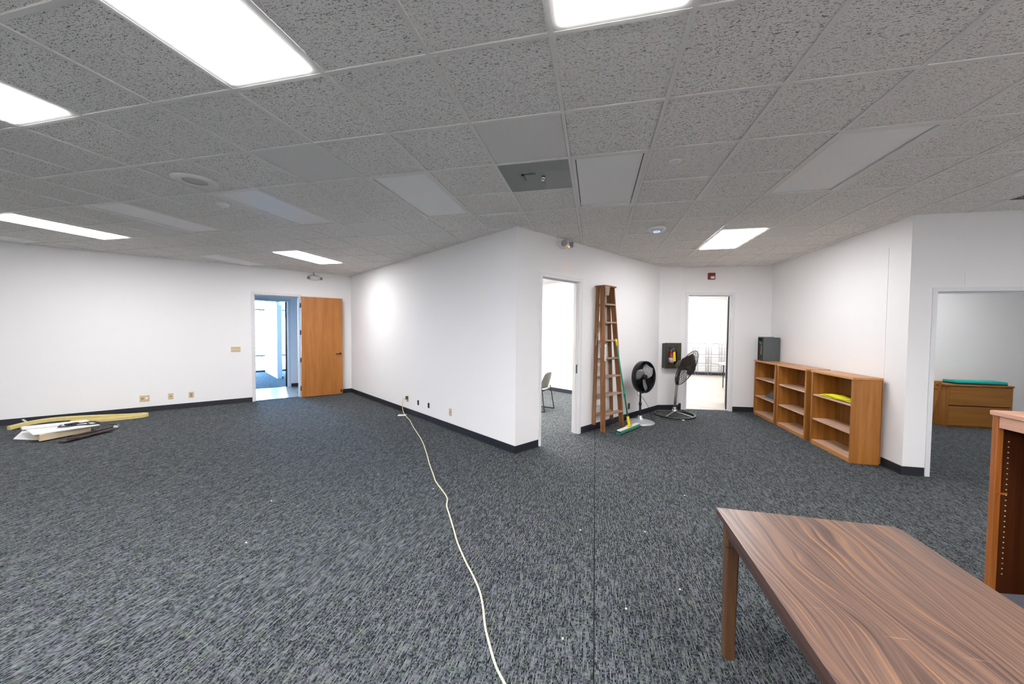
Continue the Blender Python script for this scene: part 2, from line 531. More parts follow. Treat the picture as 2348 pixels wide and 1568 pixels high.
def wall(name, F, s0, s1, label, openings=(), th=0.12, h=HW, mat='wall', t0=0.0):
    b = MB(F)
    s = s0
    for a, c, top in sorted(openings):
        b.box(s, t0, 0, a, t0 + th, h)
        b.box(a, t0, top, c, t0 + th, h)
        s = c
    b.box(s, t0, 0, s1, t0 + th, h)
    return tag(b.build(name, mat), label, 'wall', kind='structure')

def baseboard(name, F, runs, label, t=0.0, h=0.10, side=-1):
    b = MB(F)
    for a, c in runs:
        y0, y1 = (t - 0.012, t) if side < 0 else (t, t + 0.012)
        b.box(a, y0, 0.0, c, y1, h)
        b.box(a, (y0 - 0.006) if side < 0 else y1, 0.0, c, y0 if side < 0 else y1 + 0.006, 0.012)
    return tag(b.build(name, 'basecove'), label, 'baseboard', kind='structure')

def door_frame(b, s0, s1, top, th=0.12, w=0.05, t0=0.0):
    """steel frame round an opening, standing 8 mm proud of both wall faces"""
    a, c = t0 - 0.012, t0 + th + 0.012
    for x0, x1 in ((s0 - w, s0 + 0.004), (s1 - 0.004, s1 + w)):
        b.box(x0, a, 0, x1, t0 + 0.02, top + w)
        b.box(x0, t0 + th - 0.02, 0, x1, c, top + w)
    b.box(s0 + 0.004, a, top - 0.004, s1 - 0.004, t0 + 0.02, top + w)
    b.box(s0 + 0.004, t0 + th - 0.02, top - 0.004, s1 - 0.004, c, top + w)
    # jamb lining and stop
    b.box(s0, t0 + 0.02, 0, s0 + 0.010, t0 + th - 0.02, top, 1)
    b.box(s1 - 0.010, t0 + 0.02, 0, s1, t0 + th - 0.02, top, 1)
    b.box(s0 + .01, t0 + 0.02, top - 0.010, s1 - .01, t0 + th - 0.02, top, 1)
    b.box(s0 + 0.010, t0 + 0.055, 0, s0 + 0.022, t0 + 0.08, top - .01, 1)
    b.box(s1 - 0.022, t0 + 0.055, 0, s1 - 0.010, t0 + 0.08, top - .01, 1)
    b.box(s0 + .022, t0 + 0.055, top - 0.022, s1 - .022, t0 + 0.08, top - 0.010, 1)
    return b

# ------------------------------------------------------------------ structure: floors, ceilings
b = MB(); b.prism([(-22, -5.1), (5.45, -5.1), (5.45, 5.3), (9.2, 5.3), (9.2, 9.0), (4.3, 9.0), (3.3, 8.62), (1.0, 8.5), (-1.5, 14.2), (-22, 14.2)], -0.06, 0.0)
tag(b.build('floor', 'carpet'), 'dark charcoal ribbed carpet covering the open office floor', 'floor', kind='structure')
b = MB(F_LEFT); b.box(-1.6, 0.06, 0.0, 2.62, 1.94, 0.006)
tag(b.build('floor', 'planks'), 'pale plank floor of the hallway behind the open veneer door', 'floor', kind='structure')
b = MB(F_BACK); b.box(2.2, 0.06, -0.05, 6.9, 7.6, 0.006)
tag(b.build('floor', 'planks'), 'pale plank floor of the bright room behind the end doorway', 'floor', kind='structure')

lights = []   # (bx, ay, lit)
LIT_CELLS = {(3, -2), (0, -2), (6, -2), (-6, 2), (-3, 6), (9, 6)}
for bx in (-9, -6, -3, 0, 3, 6, 9, 12):
    for ay in (-10, -6, -2, 2, 6):
        x, y = GX + bx * T, GY + ay * T
        if x > 4.6 or (ay == 6 and bx not in (-6, -3, 9)) or x < -11:
            continue
        lit = (bx, ay) in LIT_CELLS or (ay <= -6 and bx in (-6, -3, 0, 3, 6, 9, 12)) or (ay == -2 and bx in (9, 12))
        lights.append((bx, ay, lit))
HV = (5, 2)       # return-air grille cell
VT = (13, 4)      # supply vent cell
SMOOTH = {(5, 1), (2, 1), (11, 1), (10, 6), (-4, 3), (1, 4)}     # replacement tiles with a nearly smooth face
skip = {HV, VT}
for bx, ay, _ in lights:
    skip |= {(bx, ay), (bx, ay + 1)}
b = MB()
for i in range(-23, 16):
    for j in range(-12, 14):
        x, y = GX + i * T, GY + j * T
        if (i, j) in skip:
            continue
        if x > 5.4 and y < 5: continue
        b.box(x + 0.0150, y + 0.0150, H + 0.005, x + T - 0.0150, y + T - 0.0150, H + 0.02, 2 if (i, j) in SMOOTH else 0)
FX = {}
for n_, (bx, ay, _) in enumerate(lights):
    FX[(bx, ay)] = FX[(bx, ay + 1)] = n_
for i in range(-20, 17):
    for j in range(-12, 14):
        b.box(GX + i * T - 0.012, GY + j * T, H - 0.001, GX + i * T + 0.012, GY + (j + 1) * T, H + 0.006, 1)
for j in range(-12, 15):
    for i in range(-20, 16):
        if (i, j) in FX and FX[(i, j)] == FX.get((i, j - 1)):
            continue        # a light panel spans two cells: no bar across it
        b.box(GX + i * T + 0.012, GY + j * T - 0.012, H - 0.001, GX + (i + 1) * T - 0.012, GY + j * T + 0.012, H + 0.006, 1)
b.box(-22, -7, H + 0.2, 10, 14, H + 0.24, 0)
tag(b.build('ceiling', ['tile', 'tbar', plain('smooth_tile', (.77, .755, .73, 1), .9, var=.03, scale=60)]), 'grey fissured acoustic tile ceiling in a metal grid', 'ceiling', kind='structure')

# ------------------------------------------------------------------ structure: walls
DL = (0.682, 1.566, 2.415)       # doorway in the left wall
DA = (3.80, 4.70, 2.43)          # doorway beside the ladder
DB = (2.734, 3.605, 2.43)        # end doorway
DO = (3.895, 5.00, 2.145)        # office doorway
wall('wall_left', F_LEFT, -14.3, 2.745, 'long white wall on the left side of the office', [DL])
wall('wall_middle', F_MID, -9.767, -3.499, 'white wall with the extension cord socket, in the middle')
wall('wall_alcove', F_LAD, 3.304, 7.66, 'white wall behind the ladder and the doorway beside it', [DA])
wall('wall_column', F_COL, 3.63, 4.147, 'narrow white wall carrying the extinguisher cabinet')
wall('wall_end', F_BACK, 2.18, 4.366, 'white end wall with the bright doorway', [DB])
wall('wall_right', F_RIGHT, -8.46, -5.11, 'white wall behind the row of bookcases', th=0.12)
wall('wall_office', F_OFF, 3.639, 9.2, 'greyish white wall round the office doorway on the right', [DO])
b = MB(); b.box(5.35, -5.0, 0, 5.47, 5.2, HW)
tag(b.build('wall_east', 'wall'), 'white side wall beyond the right edge of the view', 'wall', kind='structure')
b = MB(); b.box(-18.3, -5.12, 0, 5.47, -5.0, HW)
tag(b.build('wall_rear', 'wall'), 'white wall behind the camera', 'wall', kind='structure')
# side rooms
b = MB(F_LEFT)
b.box(-1.72, .12, 0, -1.6, 2.0, HW); b.box(2.62, .12, 0, 2.74, 6.6, HW)
tag(b.build('wall_hallway_ends', 'wall'), 'white end walls of the hallway and the daylit room', 'wall', kind='structure')
DH = (0.62, 1.585, 2.41)
wall('wall_hallway', F_LEFT, -1.6, 2.62, 'pale hallway wall facing the open veneer door', [DH], t0=1.86)
b = MB(F_LEFT)
b.prism([(1.56, 4.2), (1.66, 4.2), (1.60, 6.5), (1.45, 6.5)], 0, HW)
tag(b.build('wall_partition', 'wall'), 'white partition running to the window in the daylit room', 'wall', kind='structure')
b = MB(F_LEFT)
b.box(-1.72, 2.0, 0, -1.6, 6.6, HW)
tag(b.build('wall_daylit_side', 'wall'), 'white side wall of the daylit room', 'wall', kind='structure')
b = MB(F_LEFT); b.box(-1.6, 1.98, H - 0.03, 2.62, 6.62, H - 0.02); b.box(-1.6, 0.12, H - .03, 2.62, 1.86, H - .02)
tag(b.build('ceiling', 'ceil_white'), 'white ceiling of the hallway and the daylit room', 'ceiling', kind='structure')
b = MB(F_LAD)
b.box(3.36, 4.4, 0, 7.7, 4.52, HW); b.box(7.56, .12, 0, 7.68, 4.4, HW)
tag(b.build('wall_chair_room', 'wall'), 'white walls of the room behind the ladder doorway', 'wall', kind='structure')
b = MB(F_LAD); b.box(3.42, 0.12, H - 0.03, 7.56, 4.4, H - 0.02)
tag(b.build('ceiling', 'ceil_white'), 'white ceiling of the room behind the ladder doorway', 'ceiling', kind='structure')
b = MB(F_BACK)
b.box(2.2, .13, 0, 2.3, 7.0, HW); b.box(6.6, .12, 0, 6.72, 7.0, HW); b.box(4.366, 0, 0, 6.72, .12, HW)
tag(b.build('wall_meeting_sides', 'wall'), 'white side walls of the bright room', 'wall', kind='structure')
b = MB(); b.box(0.6, 15.22, 0, 8.2, 15.34, HW)
tag(b.build('wall_meeting_far', 'wall'), 'overbright white far wall behind the wire racks', 'wall', kind='structure')
b = MB(); b.box(1.3, 8.56, H - 0.03, 8.2, 15.3, H - 0.02)
tag(b.build('ceiling', 'ceil_white'), 'white ceiling of the bright room', 'ceiling', kind='structure')
b = MB(); b.box(3.6, 8.5, 0, 3.72, 8.74, HW); b.box(3.7, 8.62, 0, 9.1, 8.74, HW); b.box(9.0, 5.2, 0, 9.12, 8.7, HW)
tag(b.build('wall_office_far', 'wall'), 'grey white wall behind the wooden file cabinet', 'wall', kind='structure')
b = MB(); b.box(3.7, 5.26, H - 0.03, 9.0, 8.62, H - 0.02)
tag(b.build('ceiling', 'ceil_white'), 'white ceiling of the small office', 'ceiling', kind='structure')

# baseboards
baseboard('baseboard_left', F_LEFT, [(-13.8, DL[0] - 0.05), (DL[1] + 0.05, 2.745)], 'black rubber baseboard along the left wall')
baseboard('baseboard_middle', F_MID, [(-9.767, -3.49)], 'black rubber baseboard along the middle wall')
baseboard('baseboard_alcove', F_LAD, [(3.29, DA[0] - 0.05), (DA[1] + 0.05, 7.457)], 'black rubber baseboard behind the ladder')
baseboard('baseboard_column', F_COL, [(3.63, 4.15)], 'black rubber baseboard below the extinguisher cabinet')
b = MB(F_COL); b.box(4.105, -0.018, 0, 4.152, 0.0, 0.135)
tag(b.build('trim_1', 'basecove'), 'taller black corner piece of baseboard beside the end doorway', 'trim', kind='structure')
baseboard('baseboard_end', F_BACK, [(3.655, 4.366)], 'black rubber baseboard right of the end doorway')
baseboard('baseboard_right', F_RIGHT, [(-8.46, -5.11)], 'black rubber baseboard behind the bookcases')
baseboard('baseboard_office', F_OFF, [(3.62, DO[0] - 0.05)], 'black rubber baseboard left of the office doorway')
baseboard('baseboard_hallway', F_LEFT, [(1.64, 2.62)], 'black baseboard stub in the hallway', t=1.86)
b = MB(F_LAD); b.box(7.548, .12, 0, 7.56, 4.4, .10)
tag(b.build('baseboard_chair_room', 'basecove'), 'black baseboard in the room with the chair', 'baseboard', kind='structure')
b = MB(); b.box(2.0, 15.205, 0, 8.0, 15.22, .12)
tag(b.build('baseboard_meeting', 'basecove'), 'black baseboard below the wire racks', 'baseboard', kind='structure')
b = MB(); b.box(3.7, 8.605, 0, 9, 8.62, .10)
tag(b.build('baseboard_office_far', 'basecove'), 'black baseboard behind the file cabinet', 'baseboard', kind='structure')
# panel joint strips on the right walls
b = MB(F_RIGHT); b.box(-5.452, -0.004, 0.10, -5.436, 0.0, 2.72)
tag(b.build('trim_2', 'wall'), 'thin vertical panel joint near the outer corner of the right wall', 'trim', kind='structure')
b = MB(F_OFF); b.box(4.15, -0.004, 2.2, 4.162, 0.0, 2.36)
tag(b.build('trim_3', 'wall'), 'short vertical panel joint above the office doorway', 'trim', kind='structure')

# ------------------------------------------------------------------ doors
def lever(b, s, t, z, d=-1, out=-1):
    b.cyl((s, t, z), (s, t + out * 0.012, z), 0.027, n=16)
    b.cyl((s, t, z), (s, t + out * 0.05, z), 0.010, n=10)
    b.tube([(s, t + out * 0.05, z), (s + d * 0.05, t + out * 0.052, z), (s + d * 0.115, t + out * 0.05, z - 0.004)], 0.009, 8)

d1 = thing('door_1', 'wooden door folded back against the left wall', 'door', mat=F_LEFT, kind='structure')
door_frame(MB(), *DL).build('door_frame', ['jamb', 'jamb'], d1)
sl = MB()
A0, A1 = Vector((1.585, -0.075)), Vector((2.487, -0.135))
sl.hexa([(A0.x, A0.y - .045, .012), (A1.x, A1.y - .045, .012), (A1.x, A1.y, .012), (A0.x, A0.y, .012)],
        [(A0.x, A0.y - .045, 2.412), (A1.x, A1.y - .045, 2.412), (A1.x, A1.y, 2.412), (A0.x, A0.y, 2.412)])
slab = sl.build('door_slab', 'doorwood', d1, 0.002)
b = MB(); lever(b, 2.43, -0.175, 1.03); b.build('door_handle', 'blackmetal', slab)
b = MB(); b.cyl((2.44, -.176, .12), (2.44, -.215, .10), .014, n=10); b.cyl((2.44, -.215, .10), (2.44, -.235, .085), .02, n=10)
b.build('door_stop', 'blackmetal', slab)
for z in (0.22, 0.90, 1.56, 2.2):
    b = MB(); b.cyl((1.572, -0.092, z - .055), (1.572, -0.092, z + .055), 0.010, n=10)
    b.box(1.566, -.075, z - .055, 1.592, -.070, z + .055); b.build('hinge', 'darksteel', slab)

d2 = thing('door_2', 'white doorway left of the ladder', 'door', mat=F_LAD, kind='structure')
door_frame(MB(), *DA).build('door_frame', ['trim', 'jamb'], d2)
b = MB(); b.box(4.684, 0.03, .975, 4.690, 0.062, 1.115); b.build('strike_plate', 'darksteel', d2)

d3 = thing('door_3', 'white doorway at the end of the room', 'door', mat=F_BACK, kind='structure')
door_frame(MB(), *DB).build('door_frame', ['trim', 'trim'], d3)
b = MB(); b.hexa([(3.575, 0.125, .01), (3.612, 0.115, .01), (3.965, 0.96, .01), (3.93, .975, .01)], [(3.575, 0.125, 2.42), (3.612, 0.115, 2.42), (3.965, 0.96, 2.42), (3.93, .975, 2.42)]); b.build('door_slab', 'wood_dark', d3)

d4 = thing('door_4', 'wide white framed doorway of the office on the right', 'door', mat=F_OFF, kind='structure')
door_frame(MB(), *DO, w=0.042).build('door_frame', ['trim', 'trim'], d4)

d5 = thing('door_5', 'second doorway beyond the hallway, its door seen edge-on', 'door', mat=F_LEFT, kind='structure')
door_frame(MB(), DH[0], DH[1], DH[2], t0=1.86, w=0.06).build('door_frame', ['jamb', 'jamb'], d5)
b = MB(); b.hexa([(1.53, 2.0, .012), (1.575, 2.0, .012), (1.71, 2.88, .012), (1.665, 2.88, .012)],
                 [(1.53, 2.0, 2.40), (1.575, 2.0, 2.40), (1.71, 2.88, 2.40), (1.665, 2.88, 2.40)])
s5 = b.build('door_slab', 'wood_dark', d5)
for z in (.25, .95, 1.1, 1.6, 2.15):
    b = MB(); b.cyl((1.572, 1.992, z - .06), (1.572, 1.992, z + .06), .016, n=8); b.build('hinge', 'blackmetal', s5)

d6 = thing('door_6', 'pale blue door edge and black lever in the daylit room', 'door', mat=F_LEFT, kind='structure')
b = MB(); b.box(1.56, 4.02, 0, 1.70, 4.2, 2.42); b.build('door_frame', 'jamb', d6)
b = MB(); b.box(1.69, 3.98, 0.0, 1.72, 4.06, .08); b.build('baseboard_end', 'basecove', d6)
b = MB(); b.box(1.70, 4.03, 0.93, 1.704, 4.10, 1.08)
b.tube([(1.69, 4.0, 1.0), (1.74, 3.99, 1.0), (1.83, 3.99, 0.985)], .011, 8); b.build('door_handle', 'blackmetal', d6)
b = MB(F_LEFT)
b.box(1.558, 5.0, 1.1, 1.56, 5.05, 1.22); b.box(1.556, 4.62, .28, 1.56, 4.68, .40)
tag(b.build('trim_4', 'beige'), 'switch and socket plates on the partition of the daylit room', 'trim', kind='structure')

# window wall of the daylit room
w1 = thing('window_1', 'tall window with dark mullions at the far end of the daylit room', 'window', mat=F_LEFT, kind='structure')
b = MB()
for z0, z1 in ((0.0, 0.065), (0.59, 0.635), (2.32, 2.365), (2.93, 3.02)):
    b.box(-1.6, 6.52, z0, 2.62, 6.60, z1)
for s in (-1.6, -0.55, 0.55, 1.60, 2.58):
    b.box(s - 0.02, 6.52, 0, s + 0.02, 6.60, 3.0)
b.box(-1.6, 6.5, 2.94, 2.62, 6.62, HW)
b.build('window_frame', 'mullion', w1)
b = MB(); b.box(-1.6, 6.555, 0.06, 2.6, 6.561, 2.95); b.build('window_pane', 'glass', w1)
# sky portal at the window and pale paving outside
pl = bpy.data.lights.new('window_portal', 'AREA'); pl.shape = 'RECTANGLE'; pl.size = 4.1; pl.size_y = 2.9
po = bpy.data.objects.new('window_portal', pl); COL.objects.link(po)
pl.cycles.is_portal = True
po.matrix_world = F_LEFT @ Matrix.Translation((0.5, 6.7, 1.5)) @ Matrix.Rotation(-PI / 2, 4, 'X')
b = MB(F_LEFT); b.box(-14, 6.9, -0.2, 14, 26, -0.1)
tag(b.build('floor', plain('pale_paving', (0.55, 0.58, 0.6, 1), 0.8)), 'pale paving outside the far window', 'floor', kind='structure')
t_ = thing('tree', 'faint blurred tree outside the far window', 'tree', mat=F_LEFT @ Matrix.Translation((1.9, 13.0, -0.1)))
b = MB(); b.tube([(0, 0, 0), (0.02, 0, 0.9), (0, 0.05, 1.7)], 0.07, 8, r1=0.03); b.build('trunk', plain('grey_bark', (0.35, 0.4, 0.45, 1)), t_)
b = MB(); rr = random.Random(3)
for _ in range(380):
    a, e, r_ = rr.uniform(0, 2 * PI), rr.uniform(-1.2, 1.4), rr.uniform(0.3, 0.85)
    c = Vector((math.cos(a) * math.cos(e) * r_ * .75, math.sin(a) * math.cos(e) * r_ * .75, 1.9 + math.sin(e) * r_ * 1.1))
    u = Vector((rr.uniform(-1, 1), rr.uniform(-1, 1), rr.uniform(-1, 1))).normalized() * .09
    w = u.orthogonal().normalized() * .05
    b.add([c - u, c + w, c + u, c - w], [(0, 1, 2, 3)])
b.build('foliage', plain('pale_green_leaf', (0.42, 0.55, 0.52, 1), 0.8), t_)

# ------------------------------------------------------------------ ceiling fixtures
def make_light(bx, ay, mat):
    x, y = GX + bx * T, GY + ay * T
    o = thing('ceiling_light', None, 'ceiling light', (x, y, H))
    f = MB()
    w, l = T - 0.026, 2 * T - 0.026
    for x0, y0, x1, y1 in ((0, 0, .028, l), (w - .028, 0, w, l), (.028, 0, w - .028, .028), (.028, l - .028, w - .028, l)):
        f.box(x0 + .013, y0 + .013, 0.0, x1 + .013, y1 + .013, .022)
    f.box(.02, .02, .06, w, l, .07, 1)
    f.build('frame', ['tbar', 'black'], o)
    g = MB(); g.box(.048, .048, -.007 if mat == 'lit' else .013, w - .022, l - .022, .018)
    g.build('diffuser', mat, o)
    return o
LAB = {
 (3, -2): 'large glowing ceiling panel nearest the camera, upper left',
 (0, -2): 'glowing ceiling panel cut by the left picture edge, nearer than the long glowing strip',
 (6, -2): 'glowing ceiling panel cut by the top picture edge, right of the largest one',
 (-6, 2): 'long thin glowing panel over the left wall, at the left picture edge',
 (-3, 6): 'small far glowing panel in front of the open wooden door',
 (9, 6): 'far glowing panel above the end doorway and bookcases',
 (-9, 2): 'unlit panel corner at the left edge, beyond the long glowing strip',
 (-3, 2): 'unlit ceiling panel just right of the long glowing strip',
 (0, 2): 'unlit ceiling panel beside the small round smoke detector',
 (3, 2): 'unlit ceiling panel between the round speaker and the grey return grille',
 (6, 2): 'unlit ceiling panel directly right of the grey return-air grille',
 (9, 2): 'large unlit ceiling panel nearest the right wall corner',
 (12, 2): 'unlit ceiling panel sliver at the right picture edge',
}
for bx, ay, lit in lights:
    o = make_light(bx, ay, 'lit' if lit else 'lens_off')
    o['label'] = LAB.get((bx, ay), ('glowing' if lit else 'unlit') + ' ceiling panel behind the camera')
    if (bx, ay) not in LAB: o['group'] = 'ceiling panels behind the camera'
    if (bx, ay) in ((-6, -2), (-3, -2), (-9, -2)): o['label'] = 'unlit ceiling panel outside the left picture edge'; o['group'] = 'ceiling panels beyond the left edge'
    if (bx, ay) in ((9, -2), (12, -2)): o['label'] = 'glowing ceiling panel outside the top right of the picture'; o['group'] = 'ceiling panels beyond the right edge'
    if (bx, ay) == (-6, 6): o['label'] = 'unlit ceiling panel over the left wall, beyond the long glowing strip'; o.pop('group', None)
# unseen lamps of the side rooms; chair-room and office panels are added
def room_light(F, s, t, mat, label, w=0.6, l=1.2, group=None):
    o = thing('ceiling_light', label, 'ceiling light', group=group, mat=F @ Matrix.Translation((s, t, H - 0.05)))
    f = MB()
    for x0, y0, x1, y1 in ((0, 0, .028, l), (w - .028, 0, w, l), (.028, 0, w - .028, .028), (.028, l - .028, w - .028, l)):
        f.box(x0, y0, 0.0, x1, y1, .024)
    f.build('frame', 'trim', o)
    g = MB(); g.box(.028, .028, .008, w - .028, l - .028, .014); g.build('diffuser', mat, o)
for s, t in ((4.3, 1.2), (6.2, 1.2), (4.3, 3.0), (6.2, 3.0)):
    room_light(F_LAD, s, t, 'lit_b', 'added unseen ceiling panel lighting the room with the grey chair', group='added panels of the chair room')  # panels added out of view to brighten the chair room
for s, t in ((2.9, 1.5), (4.6, 1.5), (2.9, 3.4), (4.6, 3.4), (2.9, 5.3), (4.6, 5.3)):
    room_light(F_BACK, s, t, 'lit_r', 'glowing ceiling panel hidden in the room with the wire racks', group='panels of the rack room')
room_light(F_OFF, 5.6, 1.3, 'lit_o', 'added unseen dim ceiling panel lighting the small office')  # added to brighten the office, no fixture known there

def disc(name, x, y, prof, mat, label, cat, n=36):
    o = thing(name, label, cat, (x, y, H))
    return o
# speaker: ring with recessed cone
o = thing('ceiling_speaker', 'large round white ceiling speaker in a tile', 'speaker', (-3.655, 2.655, H + 0.004))
b = MB(); b.lathe([(.085, 0.0), (.10, -.018), (.135, -.026), (.17, -.012), (.175, 0.0)], 40); b.build('trim_ring', 'offwhite', o)
b = MB(); b.lathe([(.0, -.006), (.05, -.006), (.098, -.012), (.098, .0)], 40); b.build('speaker_grille', plain('pale_grille_cloth', (.62, .61, .59, 1), .8), o)
o = thing('smoke_detector', 'small round white detector beside an unlit panel', 'detector', (-4.04, 3.22, H + 0.004))
b = MB(); b.lathe([(.055, 0.0), (.055, -.018), (.045, -.03), (.0, -.032)], 28); b.build('housing', 'white', o)
b = MB(); b.lathe([(.068, 0.0), (.064, -.006), (.05, -.008)], 28); b.build('base_ring', 'tbar', o)
o = thing('wireless_access_point', 'white ceiling disc with a glowing blue ring', 'access point', (0.768, 5.115, H))
b = MB(); b.lathe([(.11, .005), (.115, -.014), (.10, -.036), (.06, -.046), (.0, -.048)], 36); b.build('housing', 'white', o)
b = MB(); b.ring((0, 0, -.047), (0, 0, 1), .038, .006, 30); b.build('status_ring', 'led_blue', o)
o = thing('sprinkler_cover', 'pale round sprinkler cover on a tile left of the large unlit panel', 'sprinkler', (0.60, 3.156, H + .004))
b = MB(); b.lathe([(.045, 0), (.045, -.006), (.02, -.010), (0, -.010)], 24); b.build('cover_plate', 'tbar', o)
for x, y, lb in ((-4.93, 6.05, 'tiny pale sprinkler cover far back near the middle wall'), (-3.05, 5.0, 'tiny pale ceiling disc near the upper end of the middle wall')):
    o = thing('sprinkler_cover', lb, 'sprinkler', (x, y, H + .004))
    b = MB(); b.lathe([(.04, 0), (.04, -.006), (.02, -.010), (0, -.010)], 20); b.build('cover_plate', 'white', o)
# return-air grille
o = thing('return_air_grille', 'dark grey perforated return-air grille in the ceiling', 'vent', (GX + HV[0] * T, GY + HV[1] * T, H))
b = MB(); b.box(.012, .012, .0, T - .012, T - .012, .008); b.build('grille_plate', 'grille', o)
b = MB(); b.box(.18, .22, -.006, .30, .24, .0); b.box(.18, .22, -.006, .20, .34, 0)
b.build('stiffener', 'boxgrey', o)
b = MB(); b.cyl((.36, .30, 0), (.36, .30, -.02), .016, n=14); b.cyl((.36, .30, -.02), (.36, .30, -.035), .008, n=10)
b.tube([(.36 + .02 * math.cos(a), .30 + .02 * math.sin(a), -.03) for a in (0, 1, 2, 3)], .004, 6); b.build('sprinkler_head', 'chrome', o)
o = thing('supply_vent', 'dark square ceiling vent cut by the right picture edge', 'vent', (GX + VT[0] * T, GY + VT[1] * T, H))
b = MB()
for k in range(5):
    q = .02 + k * .055
    for (x0, y0, x1, y1) in ((q, q, T - q, q + .012), (q, T - q - .012, T - q, T - q), (q, q + .012, q + .012, T - q - .012), (T - q - .012, q + .012, T - q, T - q - .012)):
        b.box(x0, y0, -.004 + k * .003, x1, y1, .012 + k * .003)
b.box(.02, .02, .03, T - .02, T - .02, .04); b.build('louvres', 'grille', o)

# ------------------------------------------------------------------ wall fittings
def plate(F, s, z, w, h, label, cat, name, detail=None, mat='beige', t=0.0):
    o = thing(name, label, cat, mat=F @ Matrix.Translation((s, t, z)))
    b = MB(); b.box(-w / 2, -0.006, -h / 2, w / 2, 0, h / 2); b.build('cover_plate', mat, o, 0.002)
    if detail == 'duplex':
        for dz in (-.020, .020):
            b = MB(); b.box(-.017, -.010, dz - .014, .017, -.006, dz + .014)
            q = b.build('socket_face', 'beige_dark', o, .002)
            c = MB(); c.box(-.008, -.0105, dz - .006, -.005, -.010, dz + .006); c.box(.005, -.0105, dz - .006, .008, -.010, dz + .006)
            c.build('socket_slot', 'black', q)
    if detail == 'jack':
        b = MB(); b.box(-.009, -.0075, -.008, .009, -.006, .006); b.build('jack', 'black', o)
    if detail == 'switches':
        for k in range(4):
            x = -w / 2 + w * (k + .5) / 4
            b = MB(); b.box(x - .006, -.016, -.012, x + .006, -.006, .012); b.build('toggle', 'offwhite', o)
    if detail == 'data':
        b = MB(); b.box(.01, -.011, -.012, .048, -.006, .026); b.build('data_cover', 'white', o)
        b = MB(); b.box(-.045, -.009, -.018, -.012, -.006, .018); b.build('socket_face', 'beige_dark', o)
    return o
plate(F_LEFT, 0.347, 1.182, .165, .115, 'wide almond switch plate left of the open doorway', 'light switch', 'light_switch', 'switches')
plate(F_LEFT, -1.075, 0.262, .135, .118, 'wide almond socket plate with a white insert, leftmost on the left wall', 'socket', 'wall_socket', 'data')
plate(F_LEFT, -0.704, 0.266, .075, .118, 'almond jack plate with one dark hole, second on the left wall', 'socket', 'phone_jack', 'jack')
plate(F_LEFT, -0.395, 0.262, .078, .118, 'almond double socket plate on the left wall, nearest the doorway', 'socket', 'wall_socket', 'duplex')
plate(F_MID, -5.07, 0.285, .078, .120, 'almond jack plate on the middle wall, nearest its outer corner', 'socket', 'phone_jack', 'jack')
plate(F_MID, -6.60, 0.29, .078, .120, 'almond double socket with the extension cord plugged in', 'socket', 'wall_socket', 'duplex')
for s, z, lb in ((-6.173, .275, 'small black wall cut-out just right of the plugged-in cord'), (-5.784, .284, 'small black wall cut-out nearer the almond jack plate')):
    o = thing('wall_box', lb, 'wall box', mat=F_MID @ Matrix.Translation((s, 0, z)))
    b = MB(); b.box(-.028, -.004, -.045, .028, 0.0, .045); b.build('opening', 'black', o)
plate(F_LAD, 6.27, 0.236, .070, .115, 'brown wall plate between the ladder and the black drum fan', 'socket', 'wall_plate', None, plain('brown_plate', (0.10, 0.045, 0.04, 1), .4))

# plug adapter + cord
o = thing('plug_adapter', 'dark plug adapter pushed into the socket on the middle wall', 'plug', mat=F_MID @ Matrix.Translation((-6.60, 0, .31)))
b = MB(); b.box(-.022, -.045, -.03, .022, -.0115, .03); b.build('adapter_body', 'cabolive', o, .003)
b = MB(); b.cyl((0, -.045, .005), (0, -.085, .005), .014, n=12); b.cyl((-.0, -.085, .005), (-.0, -.10, -.01), .010, n=10); b.build('plug_head', 'offwhite', o)
def smooth_path(pts, k=6):
    out = []
    P = [Vector(p) for p in pts]
    for i in range(len(P) - 1):
        p0, p1, p2, p3 = P[max(i - 1, 0)], P[i], P[i + 1], P[min(i + 2, len(P) - 1)]
        for j in range(k):
            t = j / k
            out.append(0.5 * ((2 * p1) + (-p0 + p2) * t + (2 * p0 - 5 * p1 + 4 * p2 - p3) * t * t + (-p0 + 3 * p1 - 3 * p2 + p3) * t ** 3))
    out.append(P[-1])
    return out
pp = F_MID @ Vector((-6.60, -.10, .30))
q1 = F_MID @ Vector((-6.60, -.11, .15)); q2 = F_MID @ Vector((-6.58, -.10, .04))
cpts = [tuple(pp), tuple(q1), tuple(q2)] + [(x, y, .006) for x, y in
        ((-3.426, 6.124), (-3.241, 5.903), (-2.967, 5.521), (-2.496, 4.896), (-2.168, 4.391), (-1.955, 4.041), (-1.764, 3.747), (-1.655, 3.580),
         (-1.406, 3.284), (-1.335, 3.119), (-1.248, 2.975), (-1.108, 2.742), (-1.007, 2.574), (-0.871, 2.381), (-0.778, 2.262), (-0.691, 2.137),
         (-0.631, 2.021), (-0.569, 1.873), (-0.502, 1.749), (-0.449, 1.662), (-0.389, 1.590), (-0.30, 1.49), (-0.15, 1.30), (0.05, .9))]
b = MB(); b.tube(smooth_path(cpts), .0062, 8)
tag(b.build('extension_cord', 'cord'), 'long cream extension cord running across the carpet', 'cord')
b = MB(Matrix.Translation((-3.605, 6.262, 0)) @ Matrix.Rotation(0.35, 4, 'Z')); b.box(-.075, -.06, .0, .075, .06, .004)
b.box(-.03, -.02, .004, .03, .012, .0045, 1)
tag(b.build('paper_card', ['paper', plain('pink_print', (.62, .45, .45, 1))]), 'small white card lying on the carpet beside the cord', 'card')

